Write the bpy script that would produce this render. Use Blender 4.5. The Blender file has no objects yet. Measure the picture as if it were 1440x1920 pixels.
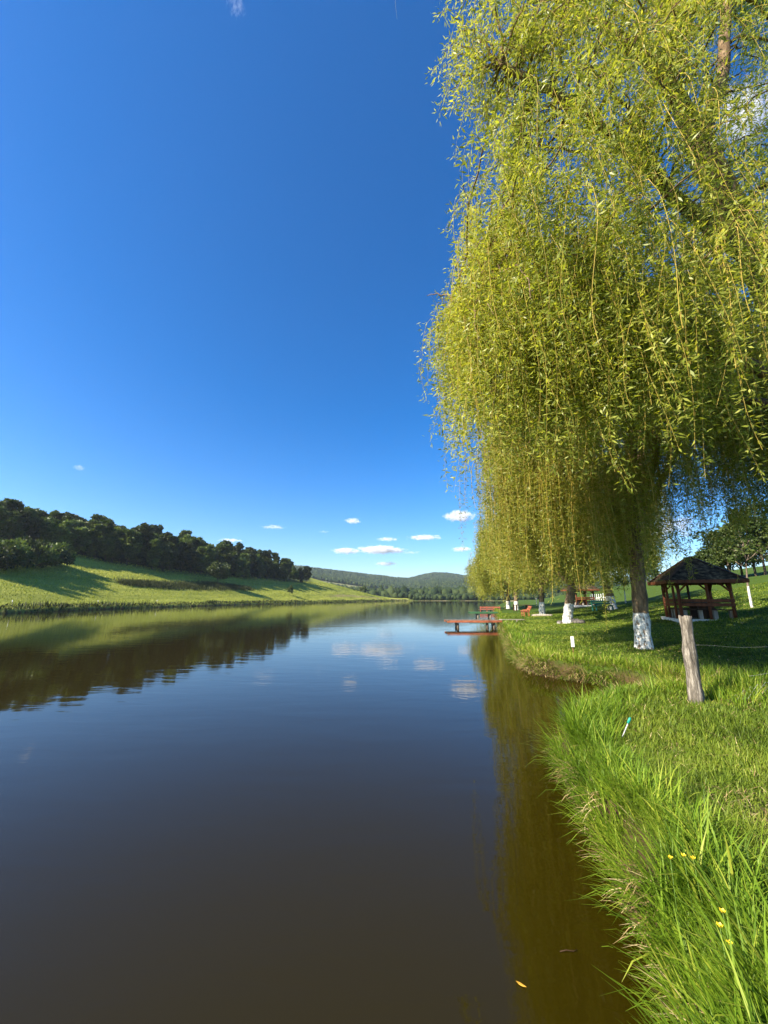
import bpy, bmesh, math, random
import numpy as np
from mathutils import Vector, Matrix
R = math.radians
rng = np.random.default_rng(11)
random.seed(5)
scene = bpy.context.scene
COL = scene.collection

# ------------------------------------------------------------------ camera model (photo is 1440 x 1920)
F_PX = 721.0
HORIZON = 1122.0
PITCH = math.atan((HORIZON - 960.0) / F_PX)
EYE = 2.0                                   # metres above the water (z = 0)
cp, sp = math.cos(PITCH), math.sin(PITCH)

def ray(px, py):
    u, v = px - 720.0, 960.0 - py
    return np.array([u, F_PX * cp - v * sp, F_PX * sp + v * cp])

def on_z(px, py, z=0.0):
    d = ray(px, py); k = (z - EYE) / d[2]
    return np.array([d[0] * k, d[1] * k, z])

def at_y(px, py, y):
    d = ray(px, py); k = y / d[1]
    return np.array([d[0] * k, y, EYE + d[2] * k])

# ------------------------------------------------------------------ mesh helpers
def mesh_np(name, V, F, mats=(), mat_idx=None, tint=None, smooth=False, parent=None, link=True):
    """V (N,3); F (M,4) or (M,3) or a list of such arrays."""
    Fs = F if isinstance(F, list) else [F]
    V = np.asarray(V, dtype=np.float32)
    me = bpy.data.meshes.new(name)
    me.vertices.add(len(V)); me.vertices.foreach_set('co', V.ravel())
    loops = np.concatenate([f.ravel() for f in Fs]).astype(np.int32)
    sizes = np.concatenate([np.full(len(f), f.shape[1], np.int32) for f in Fs])
    starts = np.concatenate([[0], np.cumsum(sizes)[:-1]]).astype(np.int32)
    me.loops.add(len(loops)); me.loops.foreach_set('vertex_index', loops)
    me.polygons.add(len(sizes)); me.polygons.foreach_set('loop_start', starts)
    me.polygons.foreach_set('loop_total', sizes)
    for m in mats: me.materials.append(m)
    if mat_idx is not None: me.polygons.foreach_set('material_index', np.asarray(mat_idx, np.int32))
    if smooth: me.polygons.foreach_set('use_smooth', np.ones(len(sizes), bool))
    me.update(calc_edges=True)
    if tint is not None:
        a = me.attributes.new('tint', 'FLOAT', 'FACE')
        a.data.foreach_set('value', np.asarray(tint, np.float32))
    o = bpy.data.objects.new(name, me)
    if link: COL.objects.link(o)
    if parent is not None: o.parent = parent
    return o

class MB:
    """collects boxes, bars, tubes into ONE mesh object"""
    def __init__(self): self.bm = bmesh.new()
    def box(self, c, s, rot=None, bevel=0.0, jitter=0.0):
        r = bmesh.ops.create_cube(self.bm, size=1.0)
        vs = r['verts']
        if bevel:
            es = list({e for v in vs for e in v.link_edges})
            bmesh.ops.scale(self.bm, vec=Vector(s), verts=vs)
            g = bmesh.ops.bevel(self.bm, geom=es, offset=bevel, segments=1, affect='EDGES')
            vs = list({v for f in g['faces'] for v in f.verts} | {v for v in vs if v.is_valid})
        else:
            bmesh.ops.scale(self.bm, vec=Vector(s), verts=vs)
        if rot is not None: bmesh.ops.transform(self.bm, matrix=rot.to_4x4(), verts=vs)
        bmesh.ops.translate(self.bm, vec=Vector(c), verts=vs)
        if jitter:
            for v in vs: v.co += Vector([random.uniform(-jitter, jitter) for _ in range(3)])
        return self
    def bar(self, a, b, w, t, bevel=0.0, up=(0, 0, 1)):
        a, b = Vector(a), Vector(b); d = b - a
        x = d.normalized(); u = Vector(up)
        if abs(x.dot(u)) > .98: u = Vector((0, 1, 0))
        y = u.cross(x).normalized(); z = x.cross(y)
        M = Matrix((x, y, z)).transposed()
        return self.box((a + b) / 2, (d.length, w, t), M, bevel)
    def tube(self, pts, radii, n=8, cap=True, wob=0.0):
        V, F = tube_np(np.array(pts, float), np.array(radii, float), n, wob)
        vs = [self.bm.verts.new(v) for v in V]
        for f in F: self.bm.faces.new([vs[i] for i in f])
        if cap:
            self.bm.faces.new(vs[:n][::-1]); self.bm.faces.new(vs[-n:])
        return self
    def build(self, name, mat, parent=None, smooth=False, loc=None):
        me = bpy.data.meshes.new(name)
        bmesh.ops.recalc_face_normals(self.bm, faces=self.bm.faces)
        self.bm.to_mesh(me); self.bm.free()
        for m in (mat if isinstance(mat, (list, tuple)) else [mat]): me.materials.append(m)
        if smooth:
            for p in me.polygons: p.use_smooth = True
        o = bpy.data.objects.new(name, me); COL.objects.link(o)
        if parent is not None: o.parent = parent
        if loc is not None: o.location = loc
        return o

def tube_np(P, rad, n=6, wob=0.0):
    """swept tube, returns V, F(quads)"""
    m = len(P)
    T = np.gradient(P, axis=0); T /= np.linalg.norm(T, axis=1)[:, None] + 1e-9
    ref = np.array([0.31, 0.2, 0.05]) if abs(T[0][2]) > .6 else np.array([0, 0, 1.0])
    A = np.cross(T, ref); A /= np.linalg.norm(A, axis=1)[:, None] + 1e-9
    B = np.cross(T, A)
    th = np.linspace(0, 2 * np.pi, n, endpoint=False)
    r = np.asarray(rad)[:, None] * (1 + (rng.uniform(-wob, wob, (m, n)) if wob else 0))
    V = P[:, None, :] + r[..., None] * (np.cos(th)[None, :, None] * A[:, None, :] + np.sin(th)[None, :, None] * B[:, None, :])
    i = np.arange(m - 1)[:, None] * n; j = np.arange(n)[None, :]; k = (j + 1) % n
    F = np.stack([i + j, i + k, i + n + k, i + n + j], -1).reshape(-1, 4)
    return V.reshape(-1, 3), F

class Acc:
    """accumulates numpy pieces"""
    def __init__(self): self.V, self.F, self.M, self.T, self.n = [], [], [], [], 0
    def add(self, V, F, mat=0, tint=0.5):
        self.V.append(np.asarray(V, np.float32)); self.F.append(F + self.n); self.n += len(V)
        self.M.append(np.full(len(F), mat, np.int32))
        self.T.append(np.broadcast_to(np.asarray(tint, np.float32), (len(F),)))
    def build(self, name, mats, parent=None, smooth=False):
        return mesh_np(name, np.concatenate(self.V), self.F, mats, np.concatenate(self.M), np.concatenate(self.T), smooth, parent)

def tag(o, label=None, cat=None, group=None, kind=None):
    if label: o['label'] = label
    if cat: o['category'] = cat
    if group: o['group'] = group
    if kind: o['kind'] = kind
    return o

def empty(name, loc=(0, 0, 0), rz=0.0, label=None, cat=None, group=None):
    o = bpy.data.objects.new(name, None); COL.objects.link(o)
    o.location = loc; o.rotation_euler = (0, 0, rz); o.empty_display_size = .2
    return tag(o, label, cat, group)

def copy_tree(o, parent=None):
    c = o.copy(); COL.objects.link(c)
    if parent is not None: c.parent = parent
    for ch in list(o.children): copy_tree(ch, c)
    return c

# ------------------------------------------------------------------ materials
def new_mat(name):
    m = bpy.data.materials.new(name); m.use_nodes = True
    nt = m.node_tree; b = nt.nodes['Principled BSDF']
    return m, nt, b

def N(nt, t, **kw):
    n = nt.nodes.new(t)
    for k, v in kw.items():
        if k in n.inputs.keys() if isinstance(k, str) and k in n.inputs.keys() else False: n.inputs[k].default_value = v
        else: setattr(n, k, v)
    return n

def ramp(nt, fac, stops):
    r = nt.nodes.new('ShaderNodeValToRGB'); e = r.color_ramp.elements
    while len(e) < len(stops): e.new(.5)
    for x, (p, c) in zip(e, stops): x.position = p; x.color = (*c, 1)
    nt.links.new(fac, r.inputs[0]); return r.outputs[0]

def noise(nt, scale, detail=4, rough=.55, coord='Object', stretch=None, dist=0.0):
    tc = nt.nodes.new('ShaderNodeTexCoord'); n = nt.nodes.new('ShaderNodeTexNoise')
    n.inputs['Scale'].default_value = scale; n.inputs['Detail'].default_value = detail
    n.inputs['Roughness'].default_value = rough; n.inputs['Distortion'].default_value = dist
    src = tc.outputs[coord]
    if stretch is not None:
        mp = nt.nodes.new('ShaderNodeMapping'); mp.inputs['Scale'].default_value = stretch
        nt.links.new(src, mp.inputs[0]); src = mp.outputs[0]
    nt.links.new(src, n.inputs['Vector']); return n.outputs['Fac']

def mixc(nt, fac, a, b, mode='MIX'):
    m = nt.nodes.new('ShaderNodeMix'); m.data_type = 'RGBA'; m.blend_type = mode
    for s, v in ((m.inputs[0], fac), (m.inputs[6], a), (m.inputs[7], b)):
        if hasattr(v, 'is_linked') or isinstance(v, bpy.types.NodeSocket): nt.links.new(v, s)
        elif isinstance(v, (int, float)): s.default_value = v
        else: s.default_value = (*v, 1)
    return m.outputs[2]

def bump(nt, b, h, strength=.5, dist=.02):
    n = nt.nodes.new('ShaderNodeBump'); n.inputs['Strength'].default_value = strength
    n.inputs['Distance'].default_value = dist
    nt.links.new(h, n.inputs['Height']); nt.links.new(n.outputs[0], b.inputs['Normal'])

def simple(name, c1, c2, scale=6, rough=.7, bs=.4, bd=.01, stretch=None, detail=5, c3=None, spec=.3):
    m, nt, b = new_mat(name)
    f = noise(nt, scale, detail, .6, stretch=stretch)
    st = [(.3, c1), (.7, c2)] if c3 is None else [(.28, c1), (.5, c2), (.72, c3)]
    nt.links.new(ramp(nt, f, st), b.inputs['Base Color'])
    b.inputs['Roughness'].default_value = rough
    b.inputs['Specular IOR Level'].default_value = spec
    if bs: bump(nt, b, f, bs, bd)
    return m

def leaf_mat(name, stops, trans=.4, rough=.5, spec=.3, tcol=(1.15, 1.1, .6), vary=.2):
    """leaf / blade: diffuse + light passing through, colour by per-face 'tint' and per-object variation"""
    m, nt, b = new_mat(name)
    at = nt.nodes.new('ShaderNodeAttribute'); at.attribute_name = 'tint'
    col = ramp(nt, at.outputs['Fac'], stops)
    oi = nt.nodes.new('ShaderNodeObjectInfo')
    hs = nt.nodes.new('ShaderNodeHueSaturation')
    mr = nt.nodes.new('ShaderNodeMapRange'); mr.inputs[3].default_value = 1 - vary; mr.inputs[4].default_value = 1 + vary
    nt.links.new(oi.outputs['Random'], mr.inputs[0]); nt.links.new(mr.outputs[0], hs.inputs['Value'])
    nt.links.new(col, hs.inputs['Color']); col = hs.outputs[0]
    nt.links.new(col, b.inputs['Base Color'])
    b.inputs['Roughness'].default_value = rough; b.inputs['Specular IOR Level'].default_value = spec
    t = nt.nodes.new('ShaderNodeBsdfTranslucent')
    nt.links.new(mixc(nt, 1.0, col, tcol, 'MULTIPLY'), t.inputs['Color'])
    mx = nt.nodes.new('ShaderNodeMixShader'); mx.inputs[0].default_value = trans
    out = nt.nodes['Material Output']
    nt.links.new(b.outputs[0], mx.inputs[1]); nt.links.new(t.outputs[0], mx.inputs[2])
    nt.links.new(mx.outputs[0], out.inputs['Surface'])
    return m
# ------------------------------------------------------------------ lake outline (world metres; camera stands at x=0, y=0)
def P2(x, y): return tuple(on_z(x, y)[:2])
LAKE = [(-90, -1.2), (-30, -.6), (-8, -.1), (-2, .35), (0.1, .7), (.85, 1.4), P2(1310, 1920), P2(1206, 1740), P2(1135, 1600), P2(1076, 1500),
        P2(1040, 1430), P2(1048, 1378), P2(1120, 1335), P2(1225, 1318), (6.15, 7.75), (5.9, 8.25), P2(1200, 1293), P2(1120, 1285), P2(1030, 1270), P2(968, 1255),
        P2(948, 1215), (6.1, 20.5), (8.1, 26.5), (9.0, 30), (9.7, 35), (10.6, 41), (13.5, 52), (21, 77), (36, 120), (52, 155), (75, 220), (95, 290), (100, 325),
        (60, 332), (25, 330), (12, 322), (3, 285), P2(650, 1129), P2(560, 1131), P2(450, 1134), P2(300, 1138.5), P2(150, 1144), P2(0, 1151), (-51, 40), (-56, 22), (-75, 8)]
LK = np.array(LAKE, float)

def smooth_closed(P, it=2):
    for _ in range(it):
        Q = np.roll(P, -1, 0)
        P = np.stack([.75 * P + .25 * Q, .25 * P + .75 * Q], 1).reshape(-1, 2)
    return P
LK = smooth_closed(LK, 2)
def thin(P):
    keep = [P[0]]
    for i in range(1, len(P) - 1):
        a, b, c = keep[-1], P[i], P[i + 1]; d = c - a
        dev = abs(d[0] * (b[1] - a[1]) - d[1] * (b[0] - a[0])) / (np.hypot(*d) + 1e-9)
        if dev > .006 * max(np.hypot(*b), 2): keep.append(b)
    return np.array(keep + [P[-1]])
LK = thin(LK)

def vnoise(x, y, s=1.0, seed=0):
    """cheap smooth value noise, -1..1"""
    x = np.asarray(x, float) * s; y = np.asarray(y, float) * s
    xi, yi = np.floor(x), np.floor(y); fx, fy = x - xi, y - yi
    fx = fx * fx * (3 - 2 * fx); fy = fy * fy * (3 - 2 * fy)
    def h(a, b):
        v = np.sin(a * 127.1 + b * 311.7 + seed * 74.7) * 43758.5453
        return v - np.floor(v)
    return 2 * ((h(xi, yi) * (1 - fx) + h(xi + 1, yi) * fx) * (1 - fy) + (h(xi, yi + 1) * (1 - fx) + h(xi + 1, yi + 1) * fx) * fy) - 1

def sdist(x, y):
    """signed distance to the shoreline, + on land"""
    x = np.asarray(x, float).ravel(); y = np.asarray(y, float).ravel()
    A = LK; B = np.roll(LK, -1, 0)
    best = np.full(len(x), 1e18); inside = np.zeros(len(x), bool)
    for (ax, ay), (bx, by) in zip(A, B):
        dx, dy = bx - ax, by - ay
        t = np.clip(((x - ax) * dx + (y - ay) * dy) / (dx * dx + dy * dy + 1e-12), 0, 1)
        d = (x - ax - t * dx) ** 2 + (y - ay - t * dy) ** 2
        best = np.minimum(best, d)
        c = ((ay > y) != (by > y)) & (x < (bx - ax) * (y - ay) / (by - ay + 1e-18) + ax)
        inside ^= c
    d = np.sqrt(best)
    return np.where(inside, -d, d)

def sstep(x, a, b):
    t = np.clip((x - a) / (b - a), 0, 1); return t * t * (3 - 2 * t)

SKY_PX = np.array([-400, 0, 300, 560, 640, 700, 740, 765, 790, 815, 840, 880, 930, 1000, 1200, 1440, 1800], float)
SKY_H = np.array([70, 70, 70, 60, 49, 41, 36, 35.5, 42, 46, 45, 40, 34, 30, 34, 30, 30], float)

def side_left(x, y):
    """1 on the left (meadow) side, 0 on the right"""
    return sstep(-(x - np.interp(y, [-10, 0, 60, 170, 300, 400], [-12, -10, -5, 0, 25, 30])), 0, 8)

def ground(x, y, detail=True):
    shp = np.shape(x); x = np.asarray(x, float).ravel(); y = np.asarray(y, float).ravel()
    sd = sdist(x, y)
    r = np.hypot(x, y)
    w = np.clip(.1 + r * .006, .1, .5)
    sdn = sd + w * .5 * vnoise(x, y, 1 / (w.mean() * 2.0), 3) * 1.0 + .07 * vnoise(x, y, 3.1, 5)
    bh = .36 + .05 * vnoise(x, y, .35, 8)
    z = np.where(sdn < 0, np.maximum(-1.6, sdn * .55 - .08), bh * sstep(sdn, -.02, .26))
    s = np.maximum(sd, 0)
    L = side_left(x, y)
    # right-hand lawn
    s2 = np.minimum(s, 24)
    zr = .02 * s2 + .0052 * s2 ** 2 + .16 * np.clip(s - 24, 0, 30)
    zr *= 1 - .85 * sstep(y, 120, 320)
    zr *= sstep(y, -4, 10) * .85 + .15
    # left-hand meadow and hill
    zl = np.where(s < 40, .345 * s - .06 * s * np.exp(-s / 6), 0.345 * 40 + 9 * (1 - np.exp(-(s - 40) * .345 / 9)))
    zl *= 1 - sstep(y, 262, 390)
    zl *= sstep(y, -20, 30)
    zh = L * zl + (1 - L) * zr
    z = z + np.where(sd > 0, zh, 0)
    # far land, ridges
    pxa = 720 + x / np.maximum(y, 1e-3) * 740.0
    pxa = np.where(y > 50, pxa, np.where(x > 0, 1800, -400))
    hh = np.interp(pxa, SKY_PX, SKY_H)
    r1 = np.interp(pxa, [0, 560, 740, 790, 900, 1440], [1350, 1350, 1650, 1900, 1800, 1600])
    top = hh / 759.0 * r1 - 4.0
    up = sstep(r, 560, 1.0) * 0 + sstep(r / r1, .30, .62) * .42 + sstep(r / r1, .55, 1.0) * .58
    zf = top * up * (1 - .3 * sstep(r / r1, 1.05, 1.5)) * sstep(y, 40, 250)
    zf = zf + sstep(r, 340, 600) * 3.0 * vnoise(x, y, 1 / 160, 4) + sstep(r, 600, 1000) * 6 * vnoise(x, y, 1 / 260, 9)
    z = np.where(sd > 0, np.maximum(z, zf * sstep(sd, 0, 60)), z)
    if detail:
        z = z + np.where(sd > .3, 1, 0) * (.018 * vnoise(x, y, 1.7, 1) + .03 * vnoise(x, y, .6, 2) + L * np.clip(s * .01, 0, .25) * vnoise(x, y, .12, 6))
    return z.reshape(shp)

def gz(x, y): return float(ground(np.array([x]), np.array([y]))[0])

def hit(px, py, far=700.0):
    """the point of the ground seen at a pixel"""
    d = ray(px, py); d = d / np.hypot(d[0], d[1])
    t = np.concatenate([np.arange(1, 40, .05), np.arange(40, far, .4)])
    z = ground(d[0] * t, d[1] * t); below = (EYE + d[2] * t) < np.maximum(z, 0)
    if not below.any():
        print('NO HIT', px, py); return hit(px, py + 2, far)
    k = int(np.argmax(below)); t = t[k]
    return np.array([d[0] * t, d[1] * t, float(z[k])])

# ------------------------------------------------------------------ materials of the ground and the water
def ground_material():
    m, nt, b = new_mat('ground')
    at = nt.nodes.new('ShaderNodeAttribute'); at.attribute_name = 'zone'
    sx = nt.nodes.new('ShaderNodeSeparateColor'); nt.links.new(at.outputs['Color'], sx.inputs[0])
    fine = noise(nt, 9, 8, .7); mid = noise(nt, 1.1, 6, .6); big = noise(nt, .07, 5, .6, stretch=(1, 1, 4))
    lawn = mixc(nt, mid, (.040, .078, .010), (.085, .135, .018))
    lawn = mixc(nt, ramp(nt, fine, [(.35, (0, 0, 0)), (.7, (1, 1, 1))]), mixc(nt, .45, lawn, (.02, .03, .006), 'MIX'), lawn)
    streak = noise(nt, .35, 6, .65, stretch=(.3, .12, 3.0))
    mead = mixc(nt, big, (.23, .27, .038), (.36, .35, .07))
    mead = mixc(nt, ramp(nt, streak, [(.38, (0, 0, 0)), (.62, (1, 1, 1))]), mixc(nt, .55, mead, (.10, .135, .022)), mead)
    soil = mixc(nt, noise(nt, 5, 6, .7), (.028, .018, .009), (.12, .075, .038))
    floor = mixc(nt, noise(nt, .05, 6, .6), (.020, .032, .010), (.045, .060, .016))
    field = mixc(nt, noise(nt, .02, 4, .6), (.15, .16, .06), (.22, .21, .09))
    c = mixc(nt, sx.outputs[1], lawn, mead)
    c = mixc(nt, sx.outputs[2], c, floor)
    at2 = nt.nodes.new('ShaderNodeAttribute'); at2.attribute_name = 'zone2'
    s2 = nt.nodes.new('ShaderNodeSeparateColor'); nt.links.new(at2.outputs['Color'], s2.inputs[0])
    c = mixc(nt, s2.outputs[0], c, field)
    c = mixc(nt, s2.outputs[1], c, (.55, .50, .42))
    c = mixc(nt, s2.outputs[2], c, (.26, .20, .11))
    c = mixc(nt, sx.outputs[0], c, soil)
    nt.links.new(c, b.inputs['Base Color'])
    b.inputs['Roughness'].default_value = .95; b.inputs['Specular IOR Level'].default_value = .08
    bump(nt, b, fine, .9, .05)
    return m

def water_material():
    m, nt, b = new_mat('lake water')
    b.inputs['Base Color'].default_value = (.0172, .0125, .0005, 1)
    b.inputs['Roughness'].default_value = .035; b.inputs['IOR'].default_value = 1.333
    b.inputs['Specular IOR Level'].default_value = .5
    a = noise(nt, 1.5, 3, .55, stretch=(.55, 1.7, 1), dist=.4)
    c = noise(nt, .22, 3, .5, stretch=(.5, 1.5, 1), dist=.3)
    mm = nt.nodes.new('ShaderNodeMath'); mm.operation = 'MULTIPLY_ADD'
    nt.links.new(c, mm.inputs[0]); mm.inputs[1].default_value = 2.2; nt.links.new(a, mm.inputs[2])
    bump(nt, b, mm.outputs[0], .17, .020)
    return m

# ------------------------------------------------------------------ the ground: one polar sheet out to the horizon
def build_ground():
    az_f = np.linspace(R(-62), R(62), 760)
    az_b = np.linspace(R(62), R(298), 120)[1:-1]
    az = np.concatenate([az_f, az_b])
    rad = np.concatenate([[.05], np.geomspace(.6, 60, 430), np.geomspace(60, 420, 190)[1:], np.geomspace(420, 3200, 110)[1:]])
    A, Rr = np.meshgrid(az, rad, indexing='ij')
    X = np.sin(A) * Rr; Y = np.cos(A) * Rr
    Z = ground(X, Y)
    sd = sdist(X, Y).reshape(X.shape)
    V = np.stack([X, Y, Z], -1).reshape(-1, 3)
    na, nr = A.shape
    i = np.arange(na)[:, None]; j = np.arange(nr - 1)[None, :]; i2 = (i + 1) % na
    F = np.stack([i * nr + j, i * nr + j + 1, i2 * nr + j + 1, i2 * nr + j], -1).reshape(-1, 4)
    o = mesh_np('ground', V, F, [ground_material()], smooth=True)
    x, y, z, s = X.ravel(), Y.ravel(), Z.ravel(), sd.ravel()
    L = side_left(x, y); r = np.hypot(x, y)
    pxa = 720 + x / np.maximum(y, 1e-3) * 740.0
    wob = .09 * vnoise(x, y, 2.1, 21)
    soil = 1 - sstep(s + wob, .06, .24)
    # bare earth round the head of the little inlet and a worn patch on the near lawn
    soil = np.maximum(soil, .9 * (1 - sstep(np.hypot(x - 6.1, y - 8.15) + .5 * vnoise(x, y, 1.5, 31), .2, .8)))
    soil = np.maximum(soil, .5 * (1 - sstep(np.hypot((x - 4.6), (y - 8.9) * 1.4) + .5 * vnoise(x, y, 1.7, 33), .3, 1.1)))
    soil = np.maximum(soil, .55 * (1 - sstep(np.hypot((x - 2.95) * 1.0, (y - 3.05)) + .3 * vnoise(x, y, 3.0, 35), .1, .6)))
    mead = L * sstep(r, 20, 40)
    far = sstep(r, 330, 420) * sstep(y, 60, 200)
    flr = np.maximum(far, L * FOREST_MASK(x, y, s))
    fld = far * sstep(r, 640, 680) * (1 - sstep(r, 800, 830)) * sstep(pxa, 540, 600) * (1 - sstep(pxa, 840, 880))
    rock = (1 - sstep(np.hypot((pxa - 803) / 9, (z - 62) / 9) + .5 * vnoise(x, z * 3, .05, 3), .5, 1.1)) * far * sstep(r, 900, 1000)
    path = (1 - sstep(np.abs(s - np.interp(pxa, [560, 640, 760, 900], [2, 10, 3.0, 4.0])) + .8 * vnoise(x, y, .2, 2), 1.2, 3.0)) * sstep(pxa, 600, 640) * sstep(y, 180, 215) * (1 - sstep(pxa, 1000, 1100))
    for nm, cols in (('zone', (soil, mead, flr)), ('zone2', (fld, rock, .8 * path))):
        at = o.data.attributes.new(nm, 'FLOAT_COLOR', 'POINT')
        at.data.foreach_set('color', np.stack([*cols, np.ones_like(x)], -1).astype(np.float32).ravel())
    tag(o, kind='structure')
    # water: a sheet filling the lake
    n = 64
    xs = np.linspace(-140, 140, n); ys = np.linspace(-12, 350, n)
    XX, YY = np.meshgrid(xs, ys, indexing='ij')
    i = np.arange(n - 1)[:, None] * n; j = np.arange(n - 1)[None, :]
    Fw = np.stack([i + j, i + n + j, i + n + j + 1, i + j + 1], -1).reshape(-1, 4)
    w = mesh_np('water', np.stack([XX, YY, 0 * XX], -1).reshape(-1, 3), Fw, [water_material()], smooth=True)
    tag(w, kind='structure')
    return o

def forest_edge(x, y):
    """shore distance at which the left-hand forest begins"""
    px = 720 + x / np.maximum(y, 1) * 740.0
    e = np.interp(px, [-300, 0, 120, 200, 300, 560, 600], [41, 41, 38, 34, 30, 30, 30])
    return e

def FOREST_MASK(x, y, s):
    px = 720 + x / np.maximum(y, 1) * 740.0
    return sstep(s - forest_edge(x, y), -3, 3) * (1 - sstep(px, 570, 590)) * sstep(y, 20, 40)
# ------------------------------------------------------------------ bark 
def bark_mat(name, c1, c2, c3, white_top=None, scale=9.0, st=.28):
    """furrowed bark; below 'white_top' (object z) it carries worn whitewash"""
    m, nt, b = new_mat(name)
    f = noise(nt, scale, 8, .7, stretch=(1, 1, st))
    col = ramp(nt, f, [(.32, c1), (.5, c2), (.68, c3)])
    h = f
    if white_top is not None:
        tc = nt.nodes.new('ShaderNodeTexCoord'); sx = nt.nodes.new('ShaderNodeSeparateXYZ'); nt.links.new(tc.outputs['Object'], sx.inputs[0])
        n1 = noise(nt, 7, 4, .6)
        ad = nt.nodes.new('ShaderNodeMath'); ad.operation = 'MULTIPLY_ADD'; nt.links.new(n1, ad.inputs[0]); ad.inputs[1].default_value = .16; nt.links.new(sx.outputs[2], ad.inputs[2])
        mr = nt.nodes.new('ShaderNodeMapRange'); nt.links.new(ad.outputs[0], mr.inputs[0])
        mr.inputs[1].default_value = white_top + .06; mr.inputs[2].default_value = white_top + .10; mr.inputs[3].default_value = 1; mr.inputs[4].default_value = 0
        chips = ramp(nt, noise(nt, 15, 6, .7, stretch=(1, 1, .4)), [(.40, (0, 0, 0)), (.50, (1, 1, 1))])
        mu = nt.nodes.new('ShaderNodeMath'); mu.operation = 'MULTIPLY'; nt.links.new(mr.outputs[0], mu.inputs[0]); nt.links.new(chips, mu.inputs[1])
        white = ramp(nt, noise(nt, 5, 5, .6), [(.3, (.62, .60, .53)), (.6, (.80, .79, .73))])
        col = mixc(nt, mu.outputs[0], col, white)
    nt.links.new(col, b.inputs['Base Color'])
    b.inputs['Roughness'].default_value = .9; b.inputs['Specular IOR Level'].default_value = .15
    bump(nt, b, h, 1.0, .035)
    return m

WILLOW_STOPS = [(0.0, (.13, .172, .024)), (.35, (.27, .312, .045)), (.7, (.44, .45, .080)), (1.0, (.62, .60, .19))]
def make_willow_mats():
    global M_WLEAF, M_WTWIG, M_BARK, M_BARKW, M_BARKW_FAR
    M_WLEAF = leaf_mat('willow leaf', WILLOW_STOPS, trans=.54, rough=.42, spec=.35, tcol=(1.15, 1.1, .45))
    M_WTWIG = simple('willow twig', (.36, .25, .035), (.58, .43, .08), 3, .55, 0, 0)
    M_BARK = bark_mat('willow bark', (.045, .030, .018), (.16, .105, .060), (.34, .24, .14))
    M_BARKW = bark_mat('whitewashed willow bark', (.05, .035, .02), (.19, .13, .075), (.38, .28, .17), white_top=1.05)
    M_BARKW_FAR = bark_mat('whitewashed willow bark far', (.05, .035, .02), (.17, .12, .07), (.30, .22, .13), white_top=1.15)

def bez(A, C, B, n):
    t = np.linspace(0, 1, n)[:, None]
    return (1 - t) ** 2 * A + 2 * (1 - t) * t * C + t * t * B

def resample(P, n):
    P = np.asarray(P, float); d = np.concatenate([[0], np.cumsum(np.linalg.norm(np.diff(P, axis=0), axis=1))])
    t = np.linspace(0, d[-1], n)
    return np.stack([np.interp(t, d, P[:, k]) for k in range(3)], -1)

def smooth_path(pts, n):
    P = np.asarray(pts, float)
    for _ in range(3):
        Q = np.empty((2 * len(P), 3)); Q[0] = P[0]; Q[-1] = P[-1]
        Q[1:-1:2] = .75 * P[:-1] + .25 * P[1:]; Q[2:-1:2] = .25 * P[:-1] + .75 * P[1:]
        P = Q
    return resample(P, n)

def leaves_np(P, D, L, W, fold=.25):
    """one folded lance-shaped quad per leaf. P base (N,3), D unit direction, L length, W width"""
    n = len(P)
    rnd = rng.normal(size=(n, 3)); S = np.cross(D, rnd); S /= np.linalg.norm(S, axis=1)[:, None] + 1e-9
    Nn = np.cross(S, D)
    mid = P + D * (L * .42)[:, None]
    curl = Nn * (L * rng.uniform(-.35, .35, n))[:, None]
    V = np.stack([P, mid + S * (W * .5)[:, None] + Nn * (W * fold)[:, None] + curl * .15,
                  P + D * L[:, None] + curl, mid - S * (W * .5)[:, None] + Nn * (W * fold)[:, None] + curl * .15], 1).reshape(-1, 3)
    F = np.arange(4 * n).reshape(-1, 4)
    return V, F

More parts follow.
